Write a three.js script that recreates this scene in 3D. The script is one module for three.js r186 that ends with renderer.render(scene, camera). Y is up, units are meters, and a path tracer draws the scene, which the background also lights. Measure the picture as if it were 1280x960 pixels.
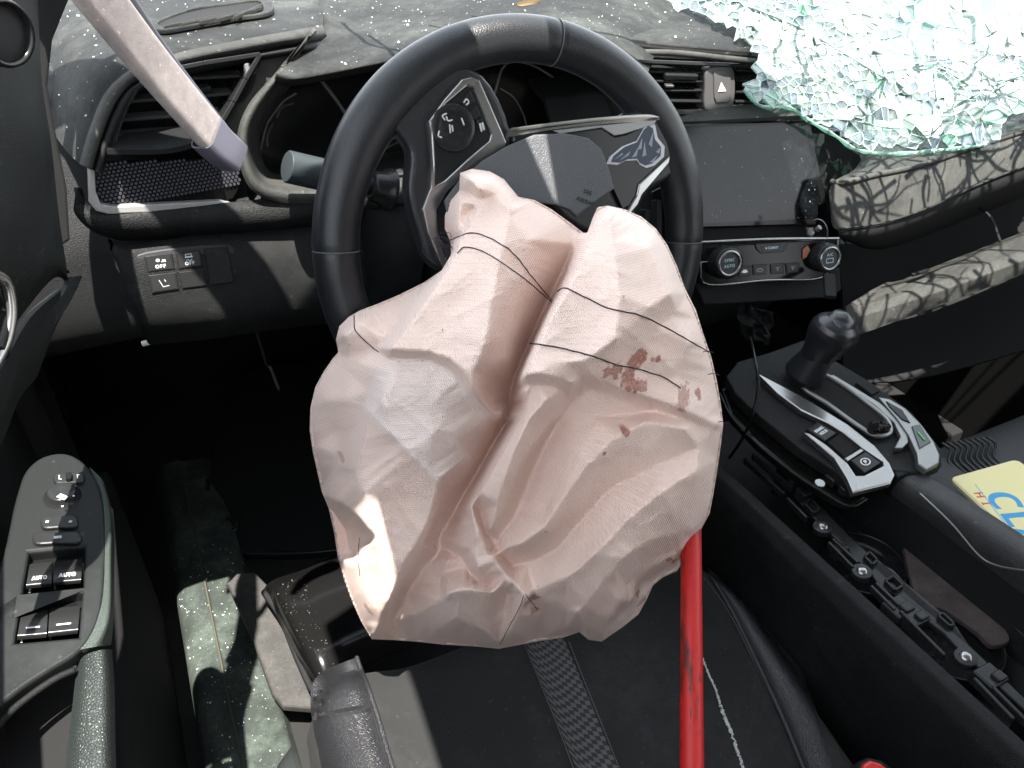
import * as THREE from 'three';
import { mergeGeometries } from 'three/addons/utils/BufferGeometryUtils.js';
import { RoundedBoxGeometry } from 'three/addons/geometries/RoundedBoxGeometry.js';
import { ImprovedNoise } from 'three/addons/math/ImprovedNoise.js';

// ---------------------------------------------------------------- camera, sky, sun, exposure
const scene = new THREE.Scene();
const F0 = 963, PITCH = 34.2 * Math.PI / 180, YAW = 26 * Math.PI / 180;
const CAM = new THREE.Vector3(-0.25744, 0.89437, 0.53992);
const FWD = new THREE.Vector3(Math.sin(YAW) * Math.cos(PITCH), -Math.sin(PITCH), -Math.cos(YAW) * Math.cos(PITCH));
const RGT = new THREE.Vector3(Math.cos(YAW), 0, Math.sin(YAW));
const UPV = new THREE.Vector3().crossVectors(RGT, FWD);
const camera = new THREE.PerspectiveCamera(2 * Math.atan(480 / F0) * 180 / Math.PI, 4 / 3, 0.02, 400);
camera.position.copy(CAM); camera.up.set(0, 1, 0); camera.lookAt(CAM.clone().add(FWD)); scene.add(camera);

const SUN = new THREE.Vector3(-0.07, 1, 0.30).normalize();
// pale, thinly veiled summer sky
const skyT = (() => { const w = 128, h = 64, d = new Float32Array(w * h * 4); for (let j = 0; j < h; j++) for (let i = 0; i < w; i++) { const el = ((j + .5) / h - .5) * Math.PI, s = Math.max(0, Math.sin(el)), g = 1 - Math.exp(-3 * s), o = (j * w + i) * 4; const hz = [.98, 1.0, 1.01], ze = [.56, .63, .72], gr = [.26, .245, .225]; for (let k = 0; k < 3; k++) d[o + k] = el > 0 ? hz[k] + (ze[k] - hz[k]) * g : gr[k]; d[o + 3] = 1; } const t = new THREE.DataTexture(d, w, h, THREE.RGBAFormat, THREE.FloatType); t.mapping = THREE.EquirectangularReflectionMapping; t.colorSpace = THREE.LinearSRGBColorSpace; t.magFilter = THREE.LinearFilter; t.needsUpdate = true; return t; })();
scene.background = skyT; scene.environment = skyT;
const sun = new THREE.DirectionalLight(0xfff9f0, 5.0);
sun.target.position.set(0.1, 0.4, 0); sun.position.copy(SUN).multiplyScalar(6).add(sun.target.position); sun.castShadow = true;
sun.shadow.mapSize.set(4096, 4096); sun.shadow.radius = 1;
Object.assign(sun.shadow.camera, { left: -2, right: 2, top: 2, bottom: -2, near: 1, far: 12 });
scene.add(sun, sun.target);
const renderer = new THREE.WebGLRenderer({ antialias: true });
renderer.toneMapping = THREE.LinearToneMapping; renderer.toneMappingExposure = 4.8;
renderer.shadowMap.enabled = true;

// ---------------------------------------------------------------- helpers
let seed = 20431; const rnd = () => { seed = (seed * 1664525 + 1013904223) % 4294967296; return seed / 4294967296; };
const rr = (a, b) => a + (b - a) * rnd();
const V = (x, y, z) => new THREE.Vector3(x, y, z);
const noise = new ImprovedNoise(), N = (x, y, z = 0) => noise.noise(x, y, z);
const ray = (px, py) => FWD.clone().addScaledVector(RGT, (px - 640) / F0).addScaledVector(UPV, (480 - py) / F0).normalize();
const at = (px, py, t) => CAM.clone().addScaledVector(ray(px, py), t);               // a pixel and its distance in metres
const onY = (px, py, y) => { const d = ray(px, py); return CAM.clone().addScaledVector(d, (y - CAM.y) / d.y); };
const onZ = (px, py, z) => { const d = ray(px, py); return CAM.clone().addScaledVector(d, (z - CAM.z) / d.z); };
const onX = (px, py, x) => { const d = ray(px, py); return CAM.clone().addScaledVector(d, (x - CAM.x) / d.x); };
function frame(o, n, up = V(0, 1, 0)) { n = n.clone().normalize(); const u = new THREE.Vector3().crossVectors(up, n).normalize(); return { o, n, u, v: new THREE.Vector3().crossVectors(n, u) }; }
const shift = (fr, d) => ({ ...fr, o: fr.o.clone().addScaledVector(fr.n, d) });
const hit = (fr, px, py) => { const d = ray(px, py); return CAM.clone().addScaledVector(d, fr.o.clone().sub(CAM).dot(fr.n) / d.dot(fr.n)); };
const flat = (fr, p) => { const q = p.clone().sub(fr.o); return new THREE.Vector2(q.dot(fr.u), q.dot(fr.v)); };
const P2 = (fr, [px, py]) => flat(fr, hit(fr, px, py));
const basis = (fr) => new THREE.Matrix4().makeBasis(fr.u, fr.v, fr.n).setPosition(fr.o);
const sp = (pts, n = 40, closed = true) => new THREE.CatmullRomCurve3(pts.map(([x, y]) => V(x, y, 0)), closed, 'centripetal').getPoints(n).slice(0, closed ? n : n + 1).map(p => [p.x, p.y]);
const clean = g => { g = g.index ? g.toNonIndexed() : g; for (const k of Object.keys(g.attributes)) if (!['position', 'normal', 'uv', 'color'].includes(k)) g.deleteAttribute(k); if (!g.attributes.normal) g.computeVertexNormals(); if (!g.attributes.uv) g.setAttribute('uv', new THREE.BufferAttribute(new Float32Array(g.attributes.position.count * 2), 2)); return g; };
const merge = gs => { gs = [gs].flat().map(clean); return gs.length === 1 ? gs[0] : mergeGeometries(gs); };
// a panel: an outline in pixels thrown on a plane of the car, given thickness and a bevelled edge
function slab(fr, pix, { t = .004, b = .0008, off = 0, holes = [], seg = 2 } = {}) {
  const wind = (q, ccw) => THREE.ShapeUtils.isClockWise(q) === ccw ? q.reverse() : q;
  const sh = new THREE.Shape(wind(pix.map(p => P2(fr, p)), true));
  for (const h of holes) sh.holes.push(new THREE.Path(wind(h.map(p => P2(fr, p)), false)));
  const g = new THREE.ExtrudeGeometry(sh, { depth: Math.max(t - 2 * b, 1e-4), bevelEnabled: b > 0, bevelThickness: b, bevelSize: b, bevelOffset: -b, bevelSegments: seg, curveSegments: 6 });
  g.translate(0, 0, off - t + b); g.applyMatrix4(basis(fr)); return clean(g);
}
const ring = (pix, k, c) => { c = c || pix.reduce((a, p) => [a[0] + p[0] / pix.length, a[1] + p[1] / pix.length], [0, 0]); return pix.map(p => [c[0] + (p[0] - c[0]) * k, c[1] + (p[1] - c[1]) * k]); };
// smooth grid through control points, with thickness
const cr = (a, b, c, d, t) => .5 * ((2 * b) + (-a + c) * t + (2 * a - 5 * b + 4 * c - d) * t * t + (-a + 3 * b - 3 * c + d) * t * t * t);
function crv(L, t) { const n = L.length - 1, s = Math.min(Math.max(t * n, 0), n - 1e-6), i = Math.floor(s), f = s - i; const g = k => L[Math.min(Math.max(k, 0), n)]; const a = g(i - 1), b = g(i), c = g(i + 1), d = g(i + 2); return V(cr(a.x, b.x, c.x, d.x, f), cr(a.y, b.y, c.y, d.y, f), cr(a.z, b.z, c.z, d.z, f)); }
function lin(L, t) { const n = L.length - 1, s = Math.min(Math.max(t * n, 0), n - 1e-6), i = Math.floor(s); return L[i].clone().lerp(L[i + 1], s - i); }
function loft(rows, nu = 40, nv = 24, thick = .004, { smoothU = true, smoothV = true, disp } = {}) {
  const grid = [];
  for (let j = 0; j <= nv; j++) { const row = []; for (let i = 0; i <= nu; i++) { const col = rows.map(r => (smoothU ? crv : lin)(r, i / nu)); row.push((smoothV ? crv : lin)(col, j / nv)); } grid.push(row); }
  return sheet(grid, thick, disp);
}
function sheet(grid, thick = .004, disp) {
  const nv = grid.length - 1, nu = grid[0].length - 1, pos = [], nor = [], uv = [];
  const gn = (j, i) => { const a = grid[j][Math.max(i - 1, 0)], b = grid[j][Math.min(i + 1, nu)], c = grid[Math.max(j - 1, 0)][i], d = grid[Math.min(j + 1, nv)][i]; return new THREE.Vector3().crossVectors(b.clone().sub(a), c.clone().sub(d)).normalize(); };
  const us = grid.map(() => [0]); for (let j = 0; j <= nv; j++) for (let i = 1; i <= nu; i++) us[j][i] = us[j][i - 1] + grid[j][i].distanceTo(grid[j][i - 1]);
  const vs = [grid[0].map(() => 0)]; for (let j = 1; j <= nv; j++) vs[j] = grid[j].map((p, i) => vs[j - 1][i] + p.distanceTo(grid[j - 1][i]));
  let nn = grid.map((r, j) => r.map((p, i) => gn(j, i)));
  if (disp) { grid = grid.map((r, j) => r.map((p, i) => p.clone().addScaledVector(nn[j][i], disp(us[j][i], vs[j][i], p)))); const g0 = grid; nn = g0.map((r, j) => r.map((p, i) => { const a = g0[j][Math.max(i - 1, 0)], b = g0[j][Math.min(i + 1, nu)], c = g0[Math.max(j - 1, 0)][i], d = g0[Math.min(j + 1, nv)][i]; return new THREE.Vector3().crossVectors(b.clone().sub(a), c.clone().sub(d)).normalize(); })); }
  const back = grid.map((r, j) => r.map((p, i) => p.clone().addScaledVector(nn[j][i], -thick)));
  const put = (p, n, u, v) => { pos.push(p.x, p.y, p.z); nor.push(n.x, n.y, n.z); uv.push(u, v); };
  for (let j = 0; j < nv; j++) for (let i = 0; i < nu; i++) for (const [a, b] of [[0, 0], [1, 0], [1, 1], [0, 0], [1, 1], [0, 1]]) put(grid[j + a][i + b], nn[j + a][i + b], us[j + a][i + b], vs[j + a][i + b]);
  if (thick) {
    for (let j = 0; j < nv; j++) for (let i = 0; i < nu; i++) for (const [a, b] of [[0, 0], [1, 1], [1, 0], [0, 0], [0, 1], [1, 1]]) put(back[j + a][i + b], nn[j + a][i + b].clone().negate(), us[j + a][i + b], vs[j + a][i + b]);
    const wall = (p, q, r, s) => { const n = new THREE.Vector3().crossVectors(q.clone().sub(p), s.clone().sub(p)).normalize(); for (const x of [p, q, r, p, r, s]) put(x, n, 0, 0); };
    for (let i = 0; i < nu; i++) { wall(grid[0][i], grid[0][i + 1], back[0][i + 1], back[0][i]); wall(grid[nv][i + 1], grid[nv][i], back[nv][i], back[nv][i + 1]); }
    for (let j = 0; j < nv; j++) { wall(grid[j + 1][0], grid[j][0], back[j][0], back[j + 1][0]); wall(grid[j][nu], grid[j + 1][nu], back[j + 1][nu], back[j][nu]); }
  }
  const g = new THREE.BufferGeometry();
  g.setAttribute('position', new THREE.Float32BufferAttribute(pos, 3)); g.setAttribute('normal', new THREE.Float32BufferAttribute(nor, 3)); g.setAttribute('uv', new THREE.Float32BufferAttribute(uv, 2)); return g;
}
// a rod with its own radius at each point (rounded ends); squash flattens it along a given direction
function rod(pts, rad, { seg = 40, rs = 12, closed = false, caps = true, squash, k = 1 } = {}) {
  const c = new THREE.CatmullRomCurve3(pts, closed, 'centripetal'), R = typeof rad === 'function' ? rad : () => rad;
  const rows = []; const P = []; for (let i = 0; i <= seg; i++) P.push([c.getPointAt(i / seg), c.getTangentAt(i / seg), R(i / seg)]);
  if (!closed && caps) { const a = P[0], b = P[seg]; P.unshift([a[0].clone().addScaledVector(a[1], -a[2] * .7), a[1], 1e-5], [a[0].clone().addScaledVector(a[1], -a[2] * .45), a[1], a[2] * .75]); P.push([b[0].clone().addScaledVector(b[1], b[2] * .45), b[1], b[2] * .75], [b[0].clone().addScaledVector(b[1], b[2] * .7), b[1], 1e-5]); }
  let ref = squash ? squash.clone() : (Math.abs(P[1][1].y) > .9 ? V(1, 0, 0) : V(0, 1, 0));
  for (const [p, t, r] of P) { const u = ref.clone().addScaledVector(t, -ref.dot(t)).normalize(), w = new THREE.Vector3().crossVectors(t, u); if (!squash) ref = u; const row = []; for (let s = 0; s <= rs; s++) { const a = s / rs * Math.PI * 2; row.push(p.clone().addScaledVector(u, Math.cos(a) * r * k).addScaledVector(w, Math.sin(a) * r)); } rows.push(row); }
  const g = sheet(rows, 0); g.deleteAttribute('normal');
  // smooth normals around the rod
  const n = rows.length, pos = [], nor = [], uv = []; const cen = P.map(x => x[0]);
  const nrm = rows.map((r, j) => r.map((p, i) => { const a = rows[Math.max(j - 1, 0)][i], b = rows[Math.min(j + 1, n - 1)][i], q = rows[j][(i + 1) % rs], o = rows[j][(i - 1 + rs) % rs]; const m = new THREE.Vector3().crossVectors(q.clone().sub(o), b.clone().sub(a)); if (m.lengthSq() < 1e-20) return P[j][1].clone().multiplyScalar(j ? 1 : -1); m.normalize(); return m.dot(p.clone().sub(cen[j])) < 0 ? m.negate() : m; }));
  let len = [0]; for (let j = 1; j < n; j++) len[j] = len[j - 1] + cen[j].distanceTo(cen[j - 1]);
  for (let j = 0; j < n - 1; j++) for (let i = 0; i < rs; i++) for (const [a, b] of [[0, 0], [0, 1], [1, 1], [0, 0], [1, 1], [1, 0]]) { const p = rows[j + a][i + b], m = nrm[j + a][i + b]; pos.push(p.x, p.y, p.z); nor.push(m.x, m.y, m.z); uv.push(len[j + a], (i + b) / rs * P[j + a][2] * 6.28); }
  const h = new THREE.BufferGeometry(); h.setAttribute('position', new THREE.Float32BufferAttribute(pos, 3)); h.setAttribute('normal', new THREE.Float32BufferAttribute(nor, 3)); h.setAttribute('uv', new THREE.Float32BufferAttribute(uv, 2)); return h;
}
function bar(a, b, w, h, up = V(0, 1, 0), r = .001) { const d = b.clone().sub(a), L = d.length(); d.normalize(); const n = up.clone().addScaledVector(d, -up.dot(d)).normalize(), s = new THREE.Vector3().crossVectors(n, d); const g = new RoundedBoxGeometry(w, h, L, 2, Math.min(r, w * .45, h * .45)); g.applyMatrix4(new THREE.Matrix4().makeBasis(s, n, d).setPosition(a.clone().add(b).multiplyScalar(.5))); return clean(g); }
function disc(c, n, r, h, { seg = 36, profile } = {}) { const pr = profile || [[0, h], [r * .93, h], [r, h * .85], [r, 0]]; const g = new THREE.LatheGeometry(pr.map(p => new THREE.Vector2(p[0], p[1])), seg); const q = new THREE.Quaternion().setFromUnitVectors(V(0, 1, 0), n.clone().normalize()); g.applyQuaternion(q); g.translate(c.x, c.y, c.z); return clean(g); }
function box(cx, cy, cz, w, h, d, r = .004) { const g = new RoundedBoxGeometry(w, h, d, 2, r); g.translate(cx, cy, cz); return clean(g); }
const used = {}; const numbered = n => { const k = used[n] = (used[n] || 0) + 1; return k === 1 ? n : n + '_' + String(k - 1).padStart(3, '0'); };
function obj(name, geos, mat, parent = scene) { const m = new THREE.Mesh(merge(geos), mat); m.name = parent === scene ? numbered(name) : name; m.castShadow = m.receiveShadow = true; parent.add(m); return m; }
function thing(name, label, category, group) { const o = new THREE.Group(); o.name = numbered(name); o.userData = { label, category }; if (group) o.userData.group = group; scene.add(o); return o; }
const tag = (o, label, category, group, kind) => { Object.assign(o.userData, { label, category }); if (group) o.userData.group = group; if (kind) o.userData.kind = kind; return o; };
const struct = (name, geos, mat, label, category) => { const o = obj(name, geos, mat); o.userData = { kind: 'structure', label, category }; return o; };
const stuff = o => { o.userData.kind = 'stuff'; return o; };

// ---------------------------------------------------------------- textures and materials
function tex(n, m, fn, srgb = false, rep = 1) { const d = new Uint8Array(n * m * 4); for (let j = 0; j < m; j++) for (let i = 0; i < n; i++) { const c = fn(i / n, j / m, i, j), o = (j * n + i) * 4; const a = Array.isArray(c) ? c : [c, c, c]; for (let k = 0; k < 3; k++) d[o + k] = Math.max(0, Math.min(255, a[k] * 255)); d[o + 3] = a[3] === undefined ? 255 : a[3] * 255; } const t = new THREE.DataTexture(d, n, m); t.wrapS = t.wrapT = THREE.RepeatWrapping; t.magFilter = THREE.LinearFilter; t.minFilter = THREE.LinearMipmapLinearFilter; t.generateMipmaps = true; if (srgb) t.colorSpace = THREE.SRGBColorSpace; t.repeat.set(rep, rep); t.needsUpdate = true; return t; }
// tiling cellular noise: leather and moulded plastic grain
function cells(n, seed0) { let s = seed0; const q = () => { s = (s * 16807) % 2147483647; return s / 2147483647; }; const g = []; for (let j = 0; j < n; j++) { g.push([]); for (let i = 0; i < n; i++) g[j].push([q(), q(), q()]); } return (u, v) => { const x = u * n, y = v * n, ix = Math.floor(x), iy = Math.floor(y); let a = 9, b = 9, id = 0; for (let dj = -1; dj <= 1; dj++) for (let di = -1; di <= 1; di++) { const c = g[(iy + dj + n) % n][(ix + di + n) % n], d = Math.hypot(ix + di + c[0] - x, iy + dj + c[1] - y); if (d < a) { b = a; a = d; id = c[2]; } else if (d < b) b = d; } return [a, b - a, id]; }; }
const hsh = (i, j, k) => { let h = Math.imul(i, 374761393) + Math.imul(j, 668265263) + Math.imul(k, 1274126177); h = Math.imul(h ^ (h >>> 13), 1103515245); return ((h ^ (h >>> 16)) >>> 0) / 4294967296; };
// tiling value noise, four octaves, 0..1
const tn = (u, v, f, z = 0) => { let s = 0, a = .5, p = Math.max(2, Math.round(f)); for (let k = 0; k < 4; k++) { const x = u * p, y = v * p, i = Math.floor(x), j = Math.floor(y), fx = x - i, fy = y - j, sx = fx * fx * (3 - 2 * fx), sy = fy * fy * (3 - 2 * fy), q = Math.round(z * 17) + k * 101, H = (a1, b1) => hsh((i + a1) % p, (j + b1) % p, q); const t0 = H(0, 0) * (1 - sx) + H(1, 0) * sx, t1 = H(0, 1) * (1 - sx) + H(1, 1) * sx; s += a * (t0 * (1 - sy) + t1 * sy - .5); a *= .5; p *= 2; } return .5 + s; };
const c40 = cells(40, 77), c24 = cells(24, 991);
const grainT = tex(512, 512, (u, v) => { const [a, e] = c40(u, v); return Math.min(1, e * 2.2) * .8 + .2 * tn(u, v, 9); }, false, 1 / .055);
const leatherT = tex(512, 512, (u, v) => { const [a, e] = c24(u, v); return Math.min(1, e * 3) * .7 + .3 * tn(u, v, 12); }, false, 1 / .05);
const fineT = tex(256, 256, (u, v, i, j) => .5 + .5 * (rnd() - .5) + .3 * (tn(u, v, 14) - .5), false, 1 / .06);
const dustR = tex(512, 512, (u, v) => { const d = tn(u, v, 5, 3), e = tn(u, v, 22, 9); return .45 + .5 * Math.min(1, Math.max(0, (d - .42) * 2.2)) + .25 * (e - .5); }, false, 1 / .35);
// dusty colour: grey dust with specks and dried water spots lying on black plastic
const dusty = (base, dust, cov, z, rep = .4) => { const sp2 = []; for (let k = 0; k < 260; k++) sp2.push([rnd(), rnd(), .001 + .004 * rnd() * rnd()]); const t = tex(512, 512, (u, v) => { const a = tn(u, v, 6, z), b = tn(u, v, 30, z + 4), c = tn(u, v, 90, z + 8); const w = Math.max(0, Math.min(1, cov + (a - .5) * 1.3 + (b - .5) * .6 + (c - .5) * .5)); return [0, 1, 2].map(k => base[k] + (dust[k] - base[k]) * w); }, true, 1 / rep); const d = t.image.data; for (const [x, y, r] of sp2) { const R = Math.ceil(r * 512), cx = x * 512 | 0, cy = y * 512 | 0; for (let j = -R; j <= R; j++) for (let i = -R; i <= R; i++) if (i * i + j * j <= r * r * 262144) { const o = (((cy + j + 512) % 512) * 512 + (cx + i + 512) % 512) * 4; for (let k = 0; k < 3; k++) d[o + k] = Math.min(255, d[o + k] * .5 + dust[k] * 200); } } return t; };
const M = {};
const dull = o => new THREE.MeshPhysicalMaterial({ specularIntensity: .38, ...o });
const std = (o) => new THREE.MeshStandardMaterial(o), phy = o => new THREE.MeshPhysicalMaterial(o);
const lc = (r, g = r, b = r) => new THREE.Color().setRGB(r, g, b);
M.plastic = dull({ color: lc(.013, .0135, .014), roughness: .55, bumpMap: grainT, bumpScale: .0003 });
M.plasticSmooth = dull({ color: lc(.014, .0145, .015), roughness: .42, roughnessMap: dustR });
M.void = phy({ color: lc(.013, .0132, .0135), roughness: .95, specularIntensity: .3 });
M.dash = dull({ map: dusty([.105, .11, .11], [.27, .28, .265], .22, 1), roughness: .72, bumpMap: grainT, bumpScale: .00035 });
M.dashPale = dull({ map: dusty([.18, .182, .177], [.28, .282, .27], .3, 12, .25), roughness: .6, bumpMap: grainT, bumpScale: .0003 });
M.lowerPlastic = dull({ map: dusty([.08, .085, .088], [.17, .172, .168], .1, 5), roughness: .6, bumpMap: grainT, bumpScale: .0003 });
M.gloss = phy({ color: lc(.006), roughness: .14, specularIntensity: .4 });
M.silver = std({ color: lc(.24, .24, .235), metalness: .85, roughness: .42, roughnessMap: dustR });
M.satin = std({ color: lc(.2, .205, .2), metalness: .75, roughness: .4 });
M.wheel = phy({ color: lc(.011, .012, .014), specularIntensity: .75, roughness: .35, bumpMap: leatherT, bumpScale: .0001, sheen: .2, sheenRoughness: .5, sheenColor: lc(.3, .35, .4) });
M.trim = std({ color: lc(.33, .33, .32), metalness: .35, roughness: .35 });
M.white = std({ color: lc(.72), roughness: .6 });
M.pale = std({ color: lc(.38, .4, .4), roughness: .6 });
M.carpet = std({ color: lc(.012), roughness: 1, bumpMap: fineT, bumpScale: .002 });
// a flat printed patch with four corners given in pixels (top left, top right, bottom right, bottom left)
function quad(fr, q, n = 6) { const c = q.map(p => hit(fr, ...p)), pos = [], uv = [], nor = [], L = (u, v) => c[0].clone().lerp(c[1], u).lerp(c[3].clone().lerp(c[2], u), v); for (let j = 0; j < n; j++) for (let i = 0; i < n; i++) for (const [a, b] of [[0, 0], [0, 1], [1, 1], [0, 0], [1, 1], [1, 0]]) { const u = (i + a) / n, v = (j + b) / n, p = L(u, v); pos.push(p.x, p.y, p.z); uv.push(u, 1 - v); nor.push(fr.n.x, fr.n.y, fr.n.z); } const g = new THREE.BufferGeometry(); g.setAttribute('position', new THREE.Float32BufferAttribute(pos, 3)); g.setAttribute('normal', new THREE.Float32BufferAttribute(nor, 3)); g.setAttribute('uv', new THREE.Float32BufferAttribute(uv, 2)); return g; }

// ---------------------------------------------------------------- the car's shell: ground, floor, roof, pillar, far side
struct('ground', box(0, -.4, 0, 60, .1, 60, .01), std({ color: lc(.2, .19, .17), roughness: 1 }), 'pale dusty ground outside the car', 'ground');
struct('car_floor', box(.2, -.02, .25, 1.5, .04, 2.4, .01), M.carpet, 'black carpeted floor of the car', 'floor');
struct('firewall', box(.2, .33, -.93, 1.5, .7, .04, .01), M.void, 'dark firewall behind the footwell', 'wall');
{ // roof: headliner and skin; its front rail stands over the wheel, its left rail over the edge of the seat
  const o = thing('car_roof', 'pale headliner roof over the front seats', 'roof'); o.userData.kind = 'structure';
  const sh = (pts, y, t) => { const s = new THREE.Shape(pts.map(([x, z]) => new THREE.Vector2(x, -z))); const g = new THREE.ExtrudeGeometry(s, { depth: t, bevelEnabled: true, bevelSize: .006, bevelThickness: .006, bevelSegments: 2 }); g.rotateX(-Math.PI / 2); g.translate(0, y, 0); return clean(g); };
  const R = [[-.19, .05], [-.12, .02], [-.04, .012], [-.028, .075], [-.015, .078], [.004, .15], [.016, .16], [.028, .08], [.04, .08], [.055, .01], [.2, -.02], [.345, -.02], [.40, .12], [.44, .25], [.98, .26], [.98, 1.9], [-.24, 1.9], [-.225, .6], [-.202, .31], [-.26, .285], [-.26, .21], [-.19, .185]];
  obj('headliner', sh(R, 1.12, .012), std({ color: lc(.58, .57, .54), roughness: 1 }), o);
  obj('roof_skin', sh(R, 1.14, .008), std({ color: lc(.05), roughness: .4 }), o);
}
{ const o = obj('windshield_pillar', rod([V(-.225, 1.12, .05), V(-.30, 1.0, -.11), V(-.40, .84, -.33), V(-.47, .72, -.52)], .026, { seg: 24, squash: V(.5, 0, 1), k: 1.3 }), M.plasticSmooth); tag(o, 'dark windshield pillar at the corner of the dashboard', 'pillar'); }
{ const o = thing('passenger_door', 'dark passenger door closing off the far side', 'door'); obj('door_panel', box(1.0, .33, .35, .06, .74, 1.5, .02), M.void, o); obj('armrest', box(.95, .42, .35, .08, .07, .6, .02), M.plasticSmooth, o); }
{ const o = struct('transmission_tunnel', box(.29, .09, .3, .2, .18, 2.0, .04), M.carpet, 'carpeted tunnel under the console', 'floor'); }
{ const o = thing('rear_bench', 'dark rear bench behind the front seats', 'car seat'); obj('cushion', box(.3, .2, 1.25, 1.25, .3, .45, .05), M.plastic, o); obj('backrest', box(.3, .62, 1.5, 1.3, .98, .14, .05), M.plastic, o); }
struct('rear_shelf', box(.3, .8, 1.75, 1.3, .04, .5, .01), M.plastic, 'dark shelf under the rear window', 'shelf');
struct('body_side', [box(-.50, .2, .55, .04, .9, 2.2, .01), box(-.5, .2, -.62, .04, 1.0, .7, .01)], M.plasticSmooth, 'dark car body side below the windows', 'body side');
struct('stack_backing', box(.36, .2, -.36, .5, .44, .1, .01), M.void, 'dark mass behind the center stack', 'wall');
struct('kick_panels', [box(1.0, .33, -.68, .06, .74, .56, .01), box(.62, .02, -.5, .8, .03, .8, .005)], M.void, 'dark kick panel of the passenger footwell', 'wall');

// ---------------------------------------------------------------- dashboard
const dash = thing('dashboard', 'dusty black dashboard with silver trim running behind the steering wheel', 'dashboard');
{ // carcass: sections across the car, each a list of (y, z) from the lower back edge over the face to the windshield base
  const S = {
    L: [[.50, -.34], [.515, -.19], [.60, -.178], [.655, -.20], [.70, -.222], [.735, -.25], [.745, -.36], [.735, -.95]],
    K: [[.50, -.34], [.515, -.19], [.60, -.178], [.632, -.20], [.635, -.25], [.65, -.335], [.735, -.38], [.735, -.95]],
    C: [[.34, -.30], [.36, -.18], [.50, -.15], [.60, -.175], [.665, -.215], [.685, -.245], [.70, -.36], [.71, -.95]],
    Q: [[.44, -.40], [.47, -.22], [.50, -.19], [.54, -.20], [.60, -.24], [.64, -.29], [.66, -.42], [.70, -.95]],
  };
  const sec = (x, k) => S[k].map(([y, z]) => V(x, y, z));
  const part = (name, list, m = M.plastic) => obj(name, loft(list.map(([x, k]) => sec(x, k)), 56, 10, .006, { smoothU: true, smoothV: false }), m, dash);
  part('end_carcass', [[-.53, 'L'], [-.175, 'L']]);
  part('cluster_carcass', [[-.174, 'K'], [.155, 'K']]);
  part('center_carcass', [[.156, 'C'], [.50, 'C']]);
  part('passenger_carcass', [[.501, 'C'], [.56, 'Q'], [.97, 'Q']]);
}
// -- top pad in front of the driver's vent, with the side demister
const FL = frame(at(220, 130, .745), V(.12, .22, 1));                 // plane of the vent face
const FG = frame(at(205, 232, .735), V(.1, .12, 1));                   // plane of the speaker grille
const FK = frame(at(240, 345, .75), V(.06, .02, 1));                  // plane of the knee panel
const FT = (() => { const a = at(222, 48, .765), b = at(306, 36, .775), c = at(300, 8, .89); const n = new THREE.Vector3().crossVectors(b.clone().sub(a), c.clone().sub(a)).normalize(); if (n.y < 0) n.negate(); return frame(a.addScaledVector(n, .0045), n, V(0, 0, -1)); })();         // top surface by the demister
{
  const BD = [[100, 205, .712], [113, 160, .716], [133, 115, .722], [170, 84, .73], [230, 66, .74], [310, 50, .75], [372, 39, .760], [404, 33, .805]];
  const BK = [[[84, 190, .73], [66, 165, .77], [52, 140, .84]], [[96, 135, .735], [72, 100, .80], [56, 60, .90]], [[116, 88, .745], [92, 52, .83], [78, 8, .97]], [[158, 62, .755], [140, 25, .86], [128, -22, 1.04]], [[222, 48, .765], [212, 15, .88], [204, -28, 1.07]], [[306, 36, .775], [300, 8, .89], [296, -28, 1.08]], [[374, 26, .79], [380, 0, .91], [384, -28, 1.1]], [[404, 20, .84], [404, -5, .96], [404, -30, 1.14]]];
  obj('top_pad', loft(BD.map((b, i) => [at(...b), ...BK[i].map(a => at(...a))]), 40, 60, .010, { disp: (u, v) => .0006 * N(u * 30, v * 30, 3) }), M.dash, dash);
  // demister slot with its blades
  const out = sp([[192, 31], [232, 14], [285, 5], [331, 2], [334, 14], [290, 23], [236, 33], [205, 37]], 40);
  const d = obj('demister_vent', slab(FT, ring(out, 1.1), { t: .004, b: .001, off: .0012, holes: [ring(out, .93)] }), M.dash, dash);
  obj('slot', slab(FT, ring(out, .97), { t: .004, b: 0, off: -.0008 }), M.void, d);
  for (let k = 0; k < 5; k++) { const x0 = 205 + k * 22; obj('blade', bar(hit(shift(FT, .0016), x0, 35 - k * 3.0), hit(shift(FT, .0016), Math.min(x0 + 72, 328), 20 - k * 3.2), .0022, .004, FT.n), M.dashPale, d); }
  // rim band that runs round the vent and up to the binnacle
  const shf = (dx, dy, dd) => BD.map(([x, y, r], i) => { const k = i < 3 ? [1.5, .5] : [.5, 1]; return at(x + dx * k[0], y + dy * k[1], r + dd); });
  obj('edge_band', loft([shf(-1, -2, .002), shf(2, 3, -.004), shf(7, 9, -.005), shf(10, 14, 0), shf(11, 16, .006)], 60, 14, .003), M.dashPale, dash);
  obj('edge_trim', loft([shf(11, 16, .004), shf(13, 19, -.002), shf(17, 24, -.001), shf(19, 27, .006)], 60, 10, .003), M.lowerPlastic, dash);
}
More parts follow.
